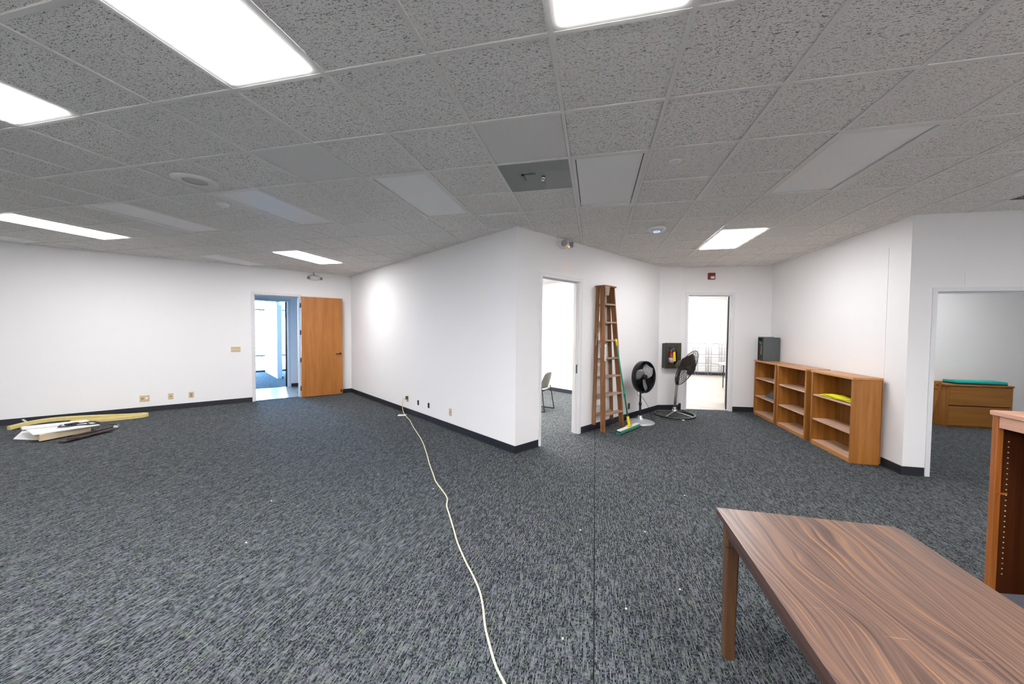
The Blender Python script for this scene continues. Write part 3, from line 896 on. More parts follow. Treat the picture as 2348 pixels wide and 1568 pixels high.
# emergency lights
o = thing('emergency_light', 'twin-head emergency light above the open wooden door', 'emergency light', mat=F_LEFT @ Matrix.Translation((1.889, -0.002, 2.885)))
b = MB()
b.M = Matrix.Rotation(PI / 2, 4, 'X')
b.lathe([(.0, .075), (.07, .072), (.10, .05), (.115, .02), (.118, 0)], 28)
for v in b.v: v.x *= 1.35; v.z *= .55
b.build('housing', 'white', o)
for sx in (-1, 1):
    b = MB(); b.cyl((sx * .10, -.04, .0), (sx * .135, -.10, -.012), .036, .044, n=18)
    h_ = b.build('lamp_head', 'offwhite', o)
    b = MB(); b.cyl((sx * .1355, -.1008, -.012), (sx * .138, -.105, -.013), .037, n=18); b.build('lens', 'grey', h_)
b = MB(); b.tube([(-.15, -.03, .03), (-.05, -.06, .062), (.05, -.06, .058), (.15, -.03, .022)], .006, 6); b.cyl((0, -.04, .05), (-.02, -.03, .125), .012, n=8)
b.build('bracket', 'grey', o)
o = thing('emergency_light', 'grey emergency lamp with an orange indicator above the ladder doorway', 'emergency light', mat=F_LAD @ Matrix.Translation((4.245, -0.002, 2.945)))
b = MB(); b.M = Matrix.Rotation(PI / 2, 4, 'X')
b.lathe([(.0, .085), (.07, .078), (.105, .05), (.125, .015), (.125, 0)], 28)
for v in b.v:
    v.z = v.z * .55 if v.z < 0 else v.z * .36
b.build('housing', 'offwhite', o)
b = MB(); b.cyl((-.045, -.05, -.005), (-.10, -.115, -.012), .040, .045, n=20); b.build('lamp_head', 'grey', o)
b = MB(); b.cyl((.075, -.05, -.0), (.125, -.095, .0), .036, .042, n=20); b.build('lamp_head', 'grey', o)
b = MB(); b.cyl((.035, -.088, -.042), (.035, -.098, -.048), .008, n=10); b.build('indicator', 'led_orange', o)
sp = bpy.data.lights.new('indicator_glow', 'SPOT'); sp.energy = 2.2; sp.color = (1, .36, .08); sp.spot_size = math.radians(26); sp.spot_blend = .9; sp.shadow_soft_size = .006
so_ = bpy.data.objects.new('indicator_glow', sp); COL.objects.link(so_); so_.parent = o
so_.location = (.035, -.11, -.06)
so_.rotation_euler = Vector((.10, .16, -.42)).to_track_quat('-Z', 'Y').to_euler()
# fire alarm
o = thing('fire_alarm', 'red fire alarm with a white strobe above the end doorway', 'fire alarm', mat=F_BACK @ Matrix.Translation((3.174, 0, 2.82)))
b = MB(); b.box(-.068, -.045, -.068, .068, 0, .068); b.build('housing', 'darkred', o, .006)
b = MB(); b.box(-.028, -.065, -.055, .045, -.045, -.005); b.build('strobe_lens', 'white', o, .006)

# fire extinguisher
def extinguisher(Mt, label, sc=1.0, tagside=1):
    o = thing('fire_extinguisher', label, 'fire extinguisher', mat=Mt @ Matrix.Scale(sc, 4))
    b = MB(); b.lathe([(.0, 0), (.048, .0), (.054, .01), (.054, .26), (.045, .295), (.02, .315), (.018, .335)], 24); b.build('cylinder', 'red', o)
    b = MB(); b.lathe([(.0545, .10), (.0545, .20)], 24); b.build('label_band', 'paper', o)
    b = MB(); b.cyl((0, 0, .33), (0, 0, .365), .02, n=14); b.box(-.012, -.10, .36, .012, .03, .370); b.beam((0, -.01, .385), (0, -.12, .41), .02, .008)
    b.build('valve_handle', 'silver', o)
    b = MB(); b.tube([(.02, 0, .35), (.06, -.01, .36), (.08, -.01, .30), (.078, 0, .18), (.07, 0, .10)], .011, 8); b.build('hose', 'black', o)
    b = MB(); b.hexa([(tagside * .01, -.065, .12), (tagside * .075, -.06, .13), (tagside * .075, -.055, .13), (tagside * .01, -.060, .12)],
                     [(tagside * .01, -.065, .32), (tagside * .06, -.06, .34), (tagside * .06, -.055, .34), (tagside * .01, -.060, .32)])
    b.build('inspection_tag', 'yellow', o)
    return o
o = thing('extinguisher_cabinet', 'dark framed extinguisher cabinet on the narrow wall', 'cabinet', mat=F_COL @ Matrix.Translation((3.895, 0, .893)))
b = MB()
Wc, Hc = .180, .53
for x0, z0, x1, z1 in ((-Wc, 0, -.095, Hc), (.095, 0, Wc, Hc), (-.095, 0, .095, .085), (-.095, Hc - .085, .095, Hc)):
    b.box(x0, -.125, z0, x1, -.108, z1)
b.build('cabinet_frame', 'cabolive', o, .006)
b = MB(); b.box(-.175, -.108, .01, -.165, 0, Hc - .01); b.box(.165, -.108, .01, .175, 0, Hc - .01); b.box(-.165, -.108, .01, .165, 0, .02)
b.box(-.165, -.108, Hc - .02, .165, 0, Hc - .01); b.box(-.165, -.006, .02, .165, 0, Hc - .02); b.build('cabinet_box', 'black', o)
b = MB(); b.box(-.095, -.118, .085, .095, -.115, Hc - .085); b.build('cabinet_window', 'glass', o)
extinguisher(F_COL @ Matrix.Translation((3.89, -.062, .914)), 'red extinguisher with yellow tag inside the dark wall cabinet', .98)

# ------------------------------------------------------------------ ladder (F_LAD: s along wall, -y towards the room)
o = thing('step_ladder', 'tall brown wooden step ladder folded against the wall', 'ladder', mat=F_LAD @ Matrix.Translation((5.30, 0, 0)))
LM = ['laderwood', 'tread']
def lp(s0, s1, f): return s0 + (s1 - s0) * f
# front rails (s relative to 5.30)
fr = {-1: ((-.215, -.21, .0), (-.155, -.115, 2.385)), 1: ((.365, -.21, .0), (.135, -.115, 2.385))}
for sgn, (p0, p1) in fr.items():
    b = MB(); b.beam(p0, p1, .028, .085, side=(1, 0, 0)); b.build('rail', 'laderwood', o, .003)
bk = {-1: ((-.245, -.05, .10), (-.165, -.035, 2.385)), 1: ((.30, -.05, .10), (.15, -.035, 2.385))}
for sgn, (p0, p1) in bk.items():
    b = MB(); b.beam(p0, p1, .026, .060, side=(1, 0, 0)); b.build('back_rail', 'laderwood', o, .003)
for z in (2.10, 1.80, 1.50, 1.20, .90, .595, .275):
    f = z / 2.385
    xa = lp(-.215, -.155, f) + .012; xb = lp(.365, .135, f) - .012; y = lp(-.21, -.115, f)
    b = MB(); b.box(xa, y - .052, z - .012, xb, y + .052, z + .012); tr = b.build('step', 'tread', o, .003)
    b = MB(); b.cyl((xa, y + .02, z - .026), (xb, y + .02, z - .026), .004, n=8); b.build('tie_rod', 'darksteel', tr)
    f2 = (z - .10) / 2.285
    xa = lp(-.245, -.165, f2) + .01; xb = lp(.30, .15, f2) - .01; y = lp(-.05, -.035, f2)
    b = MB(); b.box(xa, y - .01, z - .030, xb, y + .01, z + .005); b.build('back_rung', 'tread', o, .002)
b = MB(); b.box(-.205, -.19, 2.385, .155, -.005, 2.408); b.build('top_cap', 'laderwood', o, .004)
b = MB(); b.hexa([(-.16, -.20, 2.24), (-.09, -.20, 2.24), (-.09, -.175, 2.24), (-.16, -.175, 2.24)], [(-.19, -.20, 2.385), (-.06, -.20, 2.385), (-.06, -.175, 2.385), (-.19, -.175, 2.385)])
b.build('cap_bracket', 'tread', o, .003)
b = MB(); b.beam((-.185, -.13, 1.38), (-.165, -.09, 1.83), .022, .012, side=(1, 0, 0)); b.beam((-.165, -.09, 1.83), (-.225, -.05, 1.42), .022, .012, side=(1, 0, 0))
b.build('spreader', 'tread', o)
b = MB(); b.box(-.205, -.214, 1.17, -.160, -.2085, 1.44)
for k in range(9): b.box(-.198, -.2150, 1.20 + k * .024, -.170, -.214, 1.207 + k * .024, 1)
b.build('instruction_label', ['paper', 'grey'], o)
for v in o.children: pass

# broom: leaning on the ladder
bt, bb = F_LAD @ Vector((5.285, -.295, 1.53)), F_LAD @ Vector((5.72, -.36, .10))
hd = (Vector((.735, 6.50, 0)) - Vector((.38, 5.93, 0)))
bc = Vector((.56, 6.24, 0))
o = thing('push_broom', 'green push broom leaning on the ladder', 'broom', tuple(bc), math.atan2(hd.y, hd.x))
inv = (Matrix.Translation(bc) @ Matrix.Rotation(math.atan2(hd.y, hd.x), 4, 'Z')).inverted()
bt_, bb_ = inv @ bt, Vector((0.02, .0, .10))
b = MB()
mid = bb_ + (bt_ - bb_) * .09
top = bb_ + (bt_ - bb_) * .92
b.cyl(mid, top, .0125, n=12); b.cyl(bb_ + (bt_ - bb_) * .33, bb_ + (bt_ - bb_) * .40, .017, n=12)
b.build('handle', 'green', o)
b = MB(); b.cyl(top, bt_, .017, n=12); b.build('grip', 'yellow', o)
b = MB(); b.cyl(bb_ - (bt_ - bb_) * .03, mid + (mid - bb_) * .1, .022, n=12); b.box(-.04, -.03, .075, .08, .03, .10); b.build('socket', 'yellow', o, .003)
b = MB(); b.box(-.33, -.03, .055, .33, .03, .078); b.build('brush_block', 'offwhite', o, .006)
b = MB()
def br(u, v):
    a = v * 2 * PI
    return ((u - .5) * .68, .055 * math.cos(a), .03 + .032 * math.sin(a))
b.grid(br, 40, 14); b.box(-.34, -.04, .002, .34, .04, .04); b.build('bristles', 'bristle', o)

# ------------------------------------------------------------------ fans
def fan_axis(ax, c):
    ax = Vector(ax).normalized()
    q = ax.to_track_quat('Z', 'Y').to_matrix().to_4x4()
    return Matrix.Translation(c) @ q
def blades(MT, n, R, w, pitch, twist=0.0, th=.003):
    b = MB(MT)
    for k in range(n):
        a0 = 2 * PI * k / n + twist
        def P(u, v, a0=a0):
            r = .04 + (R - .04) * u
            ww = w * (.45 + .75 * math.sin(PI * min(1, u * .72 + .12)))
            y = (v - .5) * ww
            z = -y * pitch
            a = a0 + .25 * u
            return (r * math.cos(a) - y * math.sin(a), r * math.sin(a) + y * math.cos(a), z)
        b.grid(P, 8, 5, th)
    return b
o = thing('drum_fan', 'black drum fan on a round grey base beside the ladder', 'fan', (.815, 6.88, 0))
b = MB(); b.lathe([(.255, .0), (.257, .010), (.24, .022), (.16, .042), (.08, .060), (.045, .085), (.032, .13)], 44); b.build('base', 'silver', o)
b = MB(); b.cyl((-.0, 0, .10), (-.0, 0, .34), .021, n=16); b.cyl((0, 0, .34), (0, 0, .60), .016, n=16); b.cyl((0, 0, .32), (0, 0, .37), .027, n=16)
b.build('pole', 'blackmetal', o)
hc = Vector((.052, 0.0, .835)); ax = Vector((.72, -.69, .03)).normalized()
MT = fan_axis(ax, hc)
b = MB(MT)
prof = [(.283, -.048), (.287, -.044), (.287, .044), (.283, .048), (.277, .044), (.277, -.044), (.283, -.048)]
b.lathe(prof, 56); b.build('drum', 'blackmetal', o)
for zz, nm in ((.042, 'front_grille'), (-.042, 'rear_grille')):
    b = MB(MT)
    for R in (.06, .10, .14, .18, .22, .26): b.ring((0, 0, zz), (0, 0, 1), R, .0017, 36, 4)
    for k in range(12 if zz > 0 else 20):
        a = 2 * PI * k / (12 if zz > 0 else 20)
        b.tube([(.05 * math.cos(a), .05 * math.sin(a), zz), (.278 * math.cos(a), .278 * math.sin(a), zz)], .002, 4)
    b.build(nm, 'blackmetal', o)
b = blades(MT, 3, .25, .17, .45, .6); b.build('blades', plain('smoked_blade', (.30, .30, .30, 1), .35), o)
b = MB(MT); b.cyl((0, 0, .02), (0, 0, .05), .045, .038, n=20); b.build('hub', 'black', o)
b = MB(MT); b.cyl((0, 0, -.15), (0, 0, -.02), .065, n=20); b.build('motor', 'blackmetal', o)
b = MB(); b.tube([(0, 0, .575), tuple(hc + Vector((0, 0, -.29)))], .02, 10); b.build('yoke', 'blackmetal', o)
b = MB(); b.tube(smooth_path([tuple(hc - ax * .14), (-.05, .10, .70), (-.04, .05, .5), (.03, .06, .46), (.14, .12, .30), (.22, .20, .10), (.26, .27, .008), (.32, .34, .006)]), .004, 6); b.build('power_cord', 'black', o)

o = thing('pedestal_fan', 'large dark cage fan tilted back on a ring base', 'fan', (1.555, 7.66, 0))
b = MB(); b.ring((0, 0, .02), (0, 0, 1), .365, .018, 56, 10); b.build('base_ring', 'darksteel', o)
for k, a in enumerate((-2.2, -.62, .95, 2.5)):
    b = MB(); b.beam((0, 0, .085), (.36 * math.cos(a), .36 * math.sin(a), .028), .03, .008, side=(-math.sin(a), math.cos(a), 0)); b.build('spoke', 'greypost', o)
b = MB(); b.cyl((0, 0, .05), (0, 0, .12), .045, n=20); b.cyl((0, 0, .12), (.0, 0, .16), .032, n=20); b.build('hub', 'chrome', o)
b = MB(); b.cyl((0, 0, .15), (.035, 0, .66), .024, n=16); b.build('pole', 'greypost', o)
b = MB(); b.cyl((.035, 0, .62), (.04, 0, .76), .032, n=14); b.build('yoke', 'darksteel', o)
hc = Vector((.205, 0.0, .945)); ax = Vector((.70, -.52, -.36)).normalized()
MT = fan_axis(ax, hc)
def cage(zs, nm, mat):
    b = MB(MT)
    R0 = .375
    for i in range(9):
        R = R0 * (1 - i / 9.3)
        z = zs * .085 * (1 - (R / R0) ** 2.5)
        b.ring((0, 0, z), (0, 0, 1), R, .0026 if i else .007, 40, 4)
    for k in range(30):
        a = 2 * PI * k / 30
        pts = []
        for j in range(7):
            R = R0 * (1 - j / 6 * .86)
            pts.append((R * math.cos(a), R * math.sin(a), zs * .085 * (1 - (R / R0) ** 2.5)))
        b.tube(pts, .0022, 4)
    b.build(nm, mat, o)
cage(1, 'front_guard', 'darksteel'); cage(-1, 'rear_guard', 'darksteel')
b = blades(MT, 3, .345, .25, .35, 2.0, .004); b.build('blades', 'fanblade', o)
b = MB(MT); b.cyl((0, 0, -.20), (0, 0, -.04), .085, .075, n=24); b.build('motor', 'fanblade', o)
b = MB(MT); b.cyl((0, 0, -.02), (0, 0, .06), .045, n=20); b.build('blade_hub', 'darksteel', o)
b = MB(); b.tube([(.04, 0, .74), tuple(hc - ax * .12)], .022, 8); b.build('bracket', 'darksteel', o)
b = MB(); b.tube(smooth_path([(-.36, -.33, .006), (-.25, -.46, .005), (-.05, -.50, .005), (.04, -.46, .005)]), .004, 6); b.build('power_cord', 'black', o)
b = MB(Matrix.Translation((1.62, 7.235, .0)))
b.grid(lambda u, v: ((u - .5) * .07, (v - .5) * .045, .012 + .008 * math.sin(9 * u + 3 * v)), 6, 4, .003)
tag(b.build('paper_scrap', 'paper'), 'tiny white scrap in front of the cage fan base', 'scrap')

# ------------------------------------------------------------------ bookcases along the right wall
def bookcase(y0, y1, label, xf=3.185, h=1.10, shelves=(.385, .745)):
    """open front faces -X; y0 < y1"""
    d = 3.505 - xf
    o = thing('bookcase', label, 'bookcase', (xf, y0, 0), group='open bookcases along the right wall')
    w = y1 - y0
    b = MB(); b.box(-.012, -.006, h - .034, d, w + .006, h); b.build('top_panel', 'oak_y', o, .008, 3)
    for q in (0, w - .035):
        b = MB(); b.box(0, q, 0.0, d - .012, q + .035, h - .034); b.build('side_panel', 'oak', o, .006, 3)
    b = MB(); b.box(d - .012, .0, 0.02, d - .002, w, h - .034); b.build('back_panel', 'oak_back', o)
    b = MB(); b.box(0.004, .035, 0, d - .012, w - .035, .055); b.build('bottom_shelf', ['oak_y'], o, .002)
    b = MB(); b.box(0.012, .036, .055, d - .013, w - .036, .062); b.build('bottom_lining', 'shelf', o)
    for z in shelves:
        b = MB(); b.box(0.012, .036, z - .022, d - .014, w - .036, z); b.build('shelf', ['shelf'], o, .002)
    return o
bookcase(5.40, 6.30, 'honey wood bookcase nearest the room corner, with yellow sheets on its shelf')
bookcase(6.44, 7.34, 'honey wood bookcase in the middle of the row, its shelves empty')
bookcase(7.42, 8.30, 'honey wood bookcase farthest back, with the grey box on top')
# yellow vinyl sheets
b = MB(Matrix.Translation((3.30, 5.79, .755)))
rr = random.Random(5)
for k in range(4):
    dx, dy, rz = rr.uniform(-.02, .02), rr.uniform(-.05, .05), rr.uniform(-.12, .12)
    c_, s_ = math.cos(rz), math.sin(rz)
    def P(u, v, dx=dx, dy=dy, c_=c_, s_=s_, k=k):
        x, y = (u - .5) * (.19 - .02 * k), (v - .5) * (.62 - .09 * k)
        return (x * c_ - y * s_ + dx, x * s_ + y * c_ + dy, .008 + k * .010 + .005 * math.sin(7 * v + k) + .004 * math.sin(5 * u))
    b.grid(P, 6, 12, .006)
tag(b.build('folded_vest', 'lemon'), 'flat bright yellow folded sheets on a bookcase shelf', 'folded vest')
# black laptop-like tray on the far bookcase's shelf
o = thing('binder', 'black binder lying half open on the far bookcase shelf', 'binder', (3.33, 7.72, .388))
b = MB(); b.box(-.10, -.17, 0, .12, .20, .022); b.build('lower_cover', 'grey', o, .003)
b = MB(); b.hexa([(-.10, -.17, .024), (.12, -.17, .024), (.12, .20, .024), (-.10, .20, .024)], [(-.10, -.17, .21), (.12, -.17, .21), (.12, .19, .030), (-.10, .19, .030)])
b.build('upper_cover', 'black', o, .002)
# surface-mounted cabinet body standing on the far bookcase
o = thing('steel_box', 'open grey steel extinguisher box on top of the far bookcase', 'box', (3.345, 8.02, 1.10), 0.0)
b = MB()
w_, d_, h_ = .27, .20, .47
b.box(-.13, -.012, 0, .15, 0.0, h_ - .01)          # face towards the camera
b.build('side_panel', 'boxgrey', o, .002)
b = MB(); b.box(.138, 0.0, 0, .15, d_, h_ - .01); b.box(-.13, d_ - .01, 0, .138, d_, h_ + .0); b.box(-.13, 0, 0, .138, d_ - .01, .012); b.box(-.13, 0.0, h_ - .022, .138, d_ - .01, h_ - .01)
b.build('box_shell', 'boxgrey', o)
b = MB(); b.box(-.142, .0, 0, -.13, .022, h_); b.box(-.142, d_ - .022, 0, -.13, d_, h_); b.box(-.142, .022, 0, -.13, d_ - .022, .022); b.box(-.142, .022, h_ - .022, -.13, d_ - .022, h_)
b.build('door_lip', 'black', o)
extinguisher(Matrix.Translation((3.285, 8.105, 1.113)) @ Matrix.Rotation(-2.2, 4, 'Z'), 'red extinguisher with yellow tag inside the grey box on the bookcase', .88, 1)

# ------------------------------------------------------------------ small office
o = thing('file_cabinet', 'wide two-drawer wooden file cabinet in the small office', 'cabinet', (6.12, 8.02, 0))
b = MB(); b.prism([(-.03, .16), (.02, -.012), (.96, -.012), (.96, .57), (-.03, .57)], .735, .765); b.build('top_panel', 'oak_x', o, .006)
b = MB(); b.prism([(0, .17), (.045, .0), (.06, .0), (.06, .02), (.93, .02), (.93, .0), (.95, .0), (.95, .56), (0, .56)], 0.0, .735); b.build('body', 'oak', o, .003)
for z0, z1 in ((.03, .375), (.392, .722)):
    b = MB(); b.box(.062, -.004, z0, .928, .02, z1); b.build('drawer', 'oak_x', o, .002)
b = MB(); b.box(.062, .012, .375, .928, .019, .392); b.build('drawer_gap', 'black', o)
b = MB(); b.prism([(6.32, 8.08), (7.02, 8.05), (7.04, 8.08), (7.05, 8.33), (6.34, 8.36), (6.31, 8.33)], .765, .785); b.prism([(6.32, 8.08), (7.02, 8.05), (7.04, 8.08), (7.05, 8.33), (6.34, 8.36), (6.31, 8.33)], .786, .822, 1)
tag(b.build('rubber_mat', ['black', 'teal'], None, .004), 'teal mat lying on the wooden file cabinet', 'mat')
o = thing('side_panel_board', 'slanted wooden furniture end left of the file cabinet', 'board', (5.80, 7.88, 0))
b = MB(); b.hexa([(-.35, -.012, .0), (.0, -.012, .0), (.0, .012, .0), (-.35, .012, .0)], [(-.35, -.012, .825), (.16, -.012, .825), (.16, .012, .825), (-.35, .012, .825)]); b.build('board', 'oak', o, .003)
b = MB(); b.cyl((.09, -.013, .76), (.09, -.016, .76), .012, n=10); b.box(.04, -.015, .68, .10, -.012, .69); b.build('cam_hole', 'wood_dark', o)

# ------------------------------------------------------------------ near bookcase on the right
XN, YN = 2.345, 2.765
o = thing('tall_bookcase', 'empty cherry bookcase at the right picture edge beyond the table', 'bookcase', (XN, YN, 0))
hN, wN, dN = 1.20, .92, .36
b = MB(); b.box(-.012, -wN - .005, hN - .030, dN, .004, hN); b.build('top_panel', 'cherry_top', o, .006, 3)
for q in (-.032, -wN):
    b = MB(); b.box(0, q, 0, dN - .012, q + .032, hN - .030)
    sp_ = b.build('side_panel', 'cherry', o, .004)
    b = MB(); b.box(.03, q - .0006 if q == -.032 else q + .032, .07, dN - .013, q if q == -.032 else q + .0326, hN - .031); b.build('panel_shade', 'cherry_shaded', sp_)  # thin dark sheet carrying the painted interior shade
    if q == -.032:
        for k in range(26):
            z = .22 + k * .032
            c = MB(); c.cyl((.055, q - .0007, z), (.055, q - .0022, z), .0035, n=8); c.build('shelf_pin_hole', 'beige', sp_)
        c = MB(); c.box(.0, q - .002, .70, .06, q - .0003, .712); c.build('scratch', 'cherry', sp_)
b = MB(); b.box(dN - .012, -wN, 0.0, dN, 0, hN - .03); b.build('back_panel', plain('shaded_hardboard', (.016, .006, .004, 1), .7), o)  # near-black colour paints the shade deep inside the case
b = MB(); b.box(.006, -wN + .032, hN - .10, .024, -.032, hN - .030); b.build('front_rail', 'cherry_top', o, .003)
b = MB(); b.box(.004, -wN + .032, 0, dN - .012, -.032, .07); b.build('bottom_shelf', 'cherry_shaded', o, .002)

# ------------------------------------------------------------------ office chair behind the table
o = thing('office_chair', 'black upholstered seat edge behind the table at the right', 'chair', (1.97, 1.87, 0), -1.45)
b = MB()
def seat(u, v):
    x, y = (u - .5) * 2, (v - .5) * 2
    k = max(abs(x), abs(y))
    r = (abs(x) ** 5 + abs(y) ** 5) ** .2
    f = k / r if r > 1e-6 else 1
    return (x * f * .26, y * f * .27, .485 - .035 * r ** 6 if r else .485)
b.grid(seat, 16, 16, .06); b.build('seat', 'fabric', o)
b = MB()
def bk_(u, v):
    return (.285 + .05 * v + .03 * math.cos((u - .5) * 3), -.10 + (u - .5) * .42, .56 + v * .44)
b.grid(bk_, 8, 8, .045); b.build('backrest', 'fabric', o)
b = MB(); b.tube([(.05, -.02, .40), (.26, -.08, .41), (.335, -.10, .52), (.34, -.10, .75)], .016, 8); b.build('back_bracket', 'black', o)
b = MB(); b.cyl((0, 0, .10), (0, 0, .425), .026, n=14); b.build('gas_lift', 'black', o)
for k in range(5):
    a = 2 * PI * k / 5
    b = MB(); b.beam((0, 0, .115), (.27 * math.cos(a), .27 * math.sin(a), .075), .045, .03, side=(-math.sin(a), math.cos(a), 0)); lg = b.build('base_leg', 'black', o)
    b = MB(); c_ = Vector((.27 * math.cos(a), .27 * math.sin(a), .028)); t = Vector((-math.sin(a), math.cos(a), 0)) * .02
    b.cyl(c_ - t, c_ + t, .028, n=14); b.build('caster', 'black', lg)

# ------------------------------------------------------------------ foreground table
o = thing('work_table', 'large walnut-print table in the right foreground', 'table', (0.632, .235, 0))
TW, TL, TH = .785, 1.828, .735
def rrect(x0, y0, x1, y1, r, n=6, corners=(1, 1, 1, 1)):
    out = []
    for (cx, cy, a, on) in ((x1 - r, y1 - r, 0, corners[0]), (x0 + r, y1 - r, PI / 2, corners[1]), (x0 + r, y0 + r, PI, corners[2]), (x1 - r, y0 + r, 1.5 * PI, corners[3])):
        if on:
            for k in range(n + 1):
                an = a + PI / 2 * k / n
                out.append((cx + r * math.cos(an), cy + r * math.sin(an)))
        else:
            sx = x1 if cx > (x0 + x1) / 2 else x0; sy = y1 if cy > (y0 + y1) / 2 else y0
            out.append((sx, sy))
    return out
b = MB(); b.prism(rrect(0, 0, TW, TL, .035, corners=(1, 0, 1, 1)), TH - .003, TH); top = b.build('tabletop', 'laminate', o)
b = MB(); b.prism(rrect(.001, .001, TW - .001, TL - .001, .034, corners=(1, 0, 1, 1)), TH - .032, TH - .003); b.build('edge_band', 'tableedge', top, .002)
for nm, bx_ in (('apron', (.028, .10, .058, TL - .10)), ('apron', (TW - .058, .10, TW - .028, TL - .10)), ('apron', (.10, .03, TW - .10, .055)), ('apron', (.10, TL - .055, TW - .10, TL - .03))):
    b = MB(); b.box(bx_[0], bx_[1], TH - .105, bx_[2], bx_[3], TH - .032); b.build(nm, 'tableedge', o, .003)
for sx, sy in ((0, 1), (1, 1), (0, 0), (1, 0)):
    cx = .055 if sx == 0 else TW - .055; cy = TL - .062 if sy else .062
    b = MB()
    def oct_(w, c, z, cx=cx, cy=cy):
        h = w / 2
        return [(cx + x, cy + y, z) for x, y in ((-h + c, -h), (h - c, -h), (h, -h + c), (h, h - c), (h - c, h), (-h + c, h), (-h, h - c), (-h, -h + c))]
    L0, L1, L2 = oct_(.050, .008, 0), oct_(.062, .009, TH - .15), oct_(.064, .009, TH - .032)
    vs = L0 + L1 + L2
    fs = [tuple(range(8))[::-1], tuple(range(16, 24))] + [(i, (i + 1) % 8, 8 + (i + 1) % 8, 8 + i) for i in range(8)] + [(8 + i, 8 + (i + 1) % 8, 16 + (i + 1) % 8, 16 + i) for i in range(8)]
    b.add(vs, fs); lg = b.build('leg', 'legwood', o)
    b = MB(); q = TH - .15
    b.box(cx - .034, cy - .034, q - .006, cx + .034, cy + .034, q); b.build('leg_collar', 'darksteel', lg)

# ------------------------------------------------------------------ grey chair in the side room
fx = Vector((-.953, .303, 0))
o = thing('stacking_chair', 'grey plastic chair on black sled legs behind the ladder doorway', 'chair', (-1.15, 7.50, 0), math.atan2(fx.y, fx.x) - PI / 2)
for sx in (-1, 1):
    b = MB(); x = sx * .235
    b.tube(smooth_path([(x * .86, -.17, .50), (x * .92, -.19, .42), (x, -.252, .04), (x, -.245, .012), (x, -.21, .012), (x, .20, .012), (x, .235, .02), (x, .225, .06), (x * .93, .15, .40), (x * .93, .12, .42), (x * .9, -.18, .425)], 4), .011, 8)
    b.build('sled_leg', 'blackmetal', o)
b = MB(); b.cyl((-.21, .13, .415), (.21, .13, .415), .010, n=8); b.cyl((-.21, -.16, .415), (.21, -.16, .415), .010, n=8); b.build('cross_bar', 'blackmetal', o)
b = MB(); b.grid(lambda u, v: ((u - .5) * .43, -.19 + v * .42, .438 + .02 * (2 * (u - .5)) ** 2 - .02 * max(0, v - .8) * 5 * (v)), 10, 12, .010); b.build('seat', 'chairgrey', o)
b = MB()
def bk2(u, v):
    w = .42 - .10 * v ** 3
    x = (u - .5) * w
    return (x, -.185 - .085 * v + .05 * (2 * (u - .5)) ** 2 * (1 - .4 * v) + .01, .47 + .33 * v - .04 * (2 * (u - .5)) ** 4 * v)
b.grid(bk2, 12, 12, .010); b.build('backrest', 'chairgrey', o)

# ------------------------------------------------------------------ wire racks and folding table in the bright room
rack = thing('wire_rack', '', 'rack', (0, 0, 0))
b = MB(); r_ = .007
w, d, hh = .355, .30, 1.16
for y in (-.005, -d):
    for x in (0, w): b.tube([(x, y, 0), (x, y, hh)], r_, 6)
b.tube([(0, -.005, hh)] + [(w / 2 - w / 2 * math.cos(PI * k / 10), -.005, hh + .065 * math.sin(PI * k / 10)) for k in range(1, 10)] + [(w, -.005, hh)], r_, 6)
b.tube([(0, -d, hh)] + [(w / 2 - w / 2 * math.cos(PI * k / 10), -d, hh + .065 * math.sin(PI * k / 10)) for k in range(1, 10)] + [(w, -d, hh)], r_, 6)
b.build('rack_frame', 'wire', rack)
for z in (.12, .45, .80):
    b = MB()
    for zz in (z, z + .25):
        y1 = -d - (.0 if zz == z else .04)
        b.tube([(0.01, -.01, zz), (w - .01, -.01, zz), (w - .01, y1, zz), (.01, y1, zz)], .0045, 5, True)
    for k in range(9):
        x = .02 + (w - .04) * k / 8
        b.tube([(x, -d - .04, z + .25), (x, -d, z), (x, -.01, z)], .0022, 4)
    for k in range(5):
        y = -.03 - (d - .04) * k / 4
        for x in (.01, w - .01): b.tube([(x, y, z), (x, y, z + .25)], .0022, 4)
    for zz in (.08, .16): b.tube([(.01, -d - .04 * zz / .25, z + zz), (w - .01, -d - .04 * zz / .25, z + zz)], .0022, 4)
    b.build('basket', 'wire', rack)
RL = ['wire basket rack second from the left in the bright room', 'wire basket rack third from the left in the bright room',
      'wire basket rack behind the folding table in the bright room', 'wire basket rack cut off by the left door frame']
for i, x in enumerate((3.80, 4.26, 4.71, 3.34)):
    q = rack if i == 0 else copy_tree(rack)
    q.location = (x, 15.19, 0.006); q['label'] = RL[i]; q['group'] = 'wire basket racks in the bright room'

o = thing('folding_table', 'white folding table with dark legs in the bright room', 'table', (3.56, 11.0, 0.006), 0.0)
b = MB(); b.prism(rrect(.02, 0, 1.85, .98, .07), .715, .745); b.build('tabletop', 'white', o, .004)
for sx in (.17, 1.65):
    for sy in (.13, .86):
        b = MB(); b.cyl((sx, sy, 0), (sx, sy, .715), .014, n=10); b.build('leg', 'blackmetal', o)
b = MB(); b.tube([(.17, .13, .32), (.17, .86, .32)], .010, 8); b.tube([(.17, .5, .32), (.42, .5, .70)], .008, 8); b.build('brace', 'blackmetal', o)

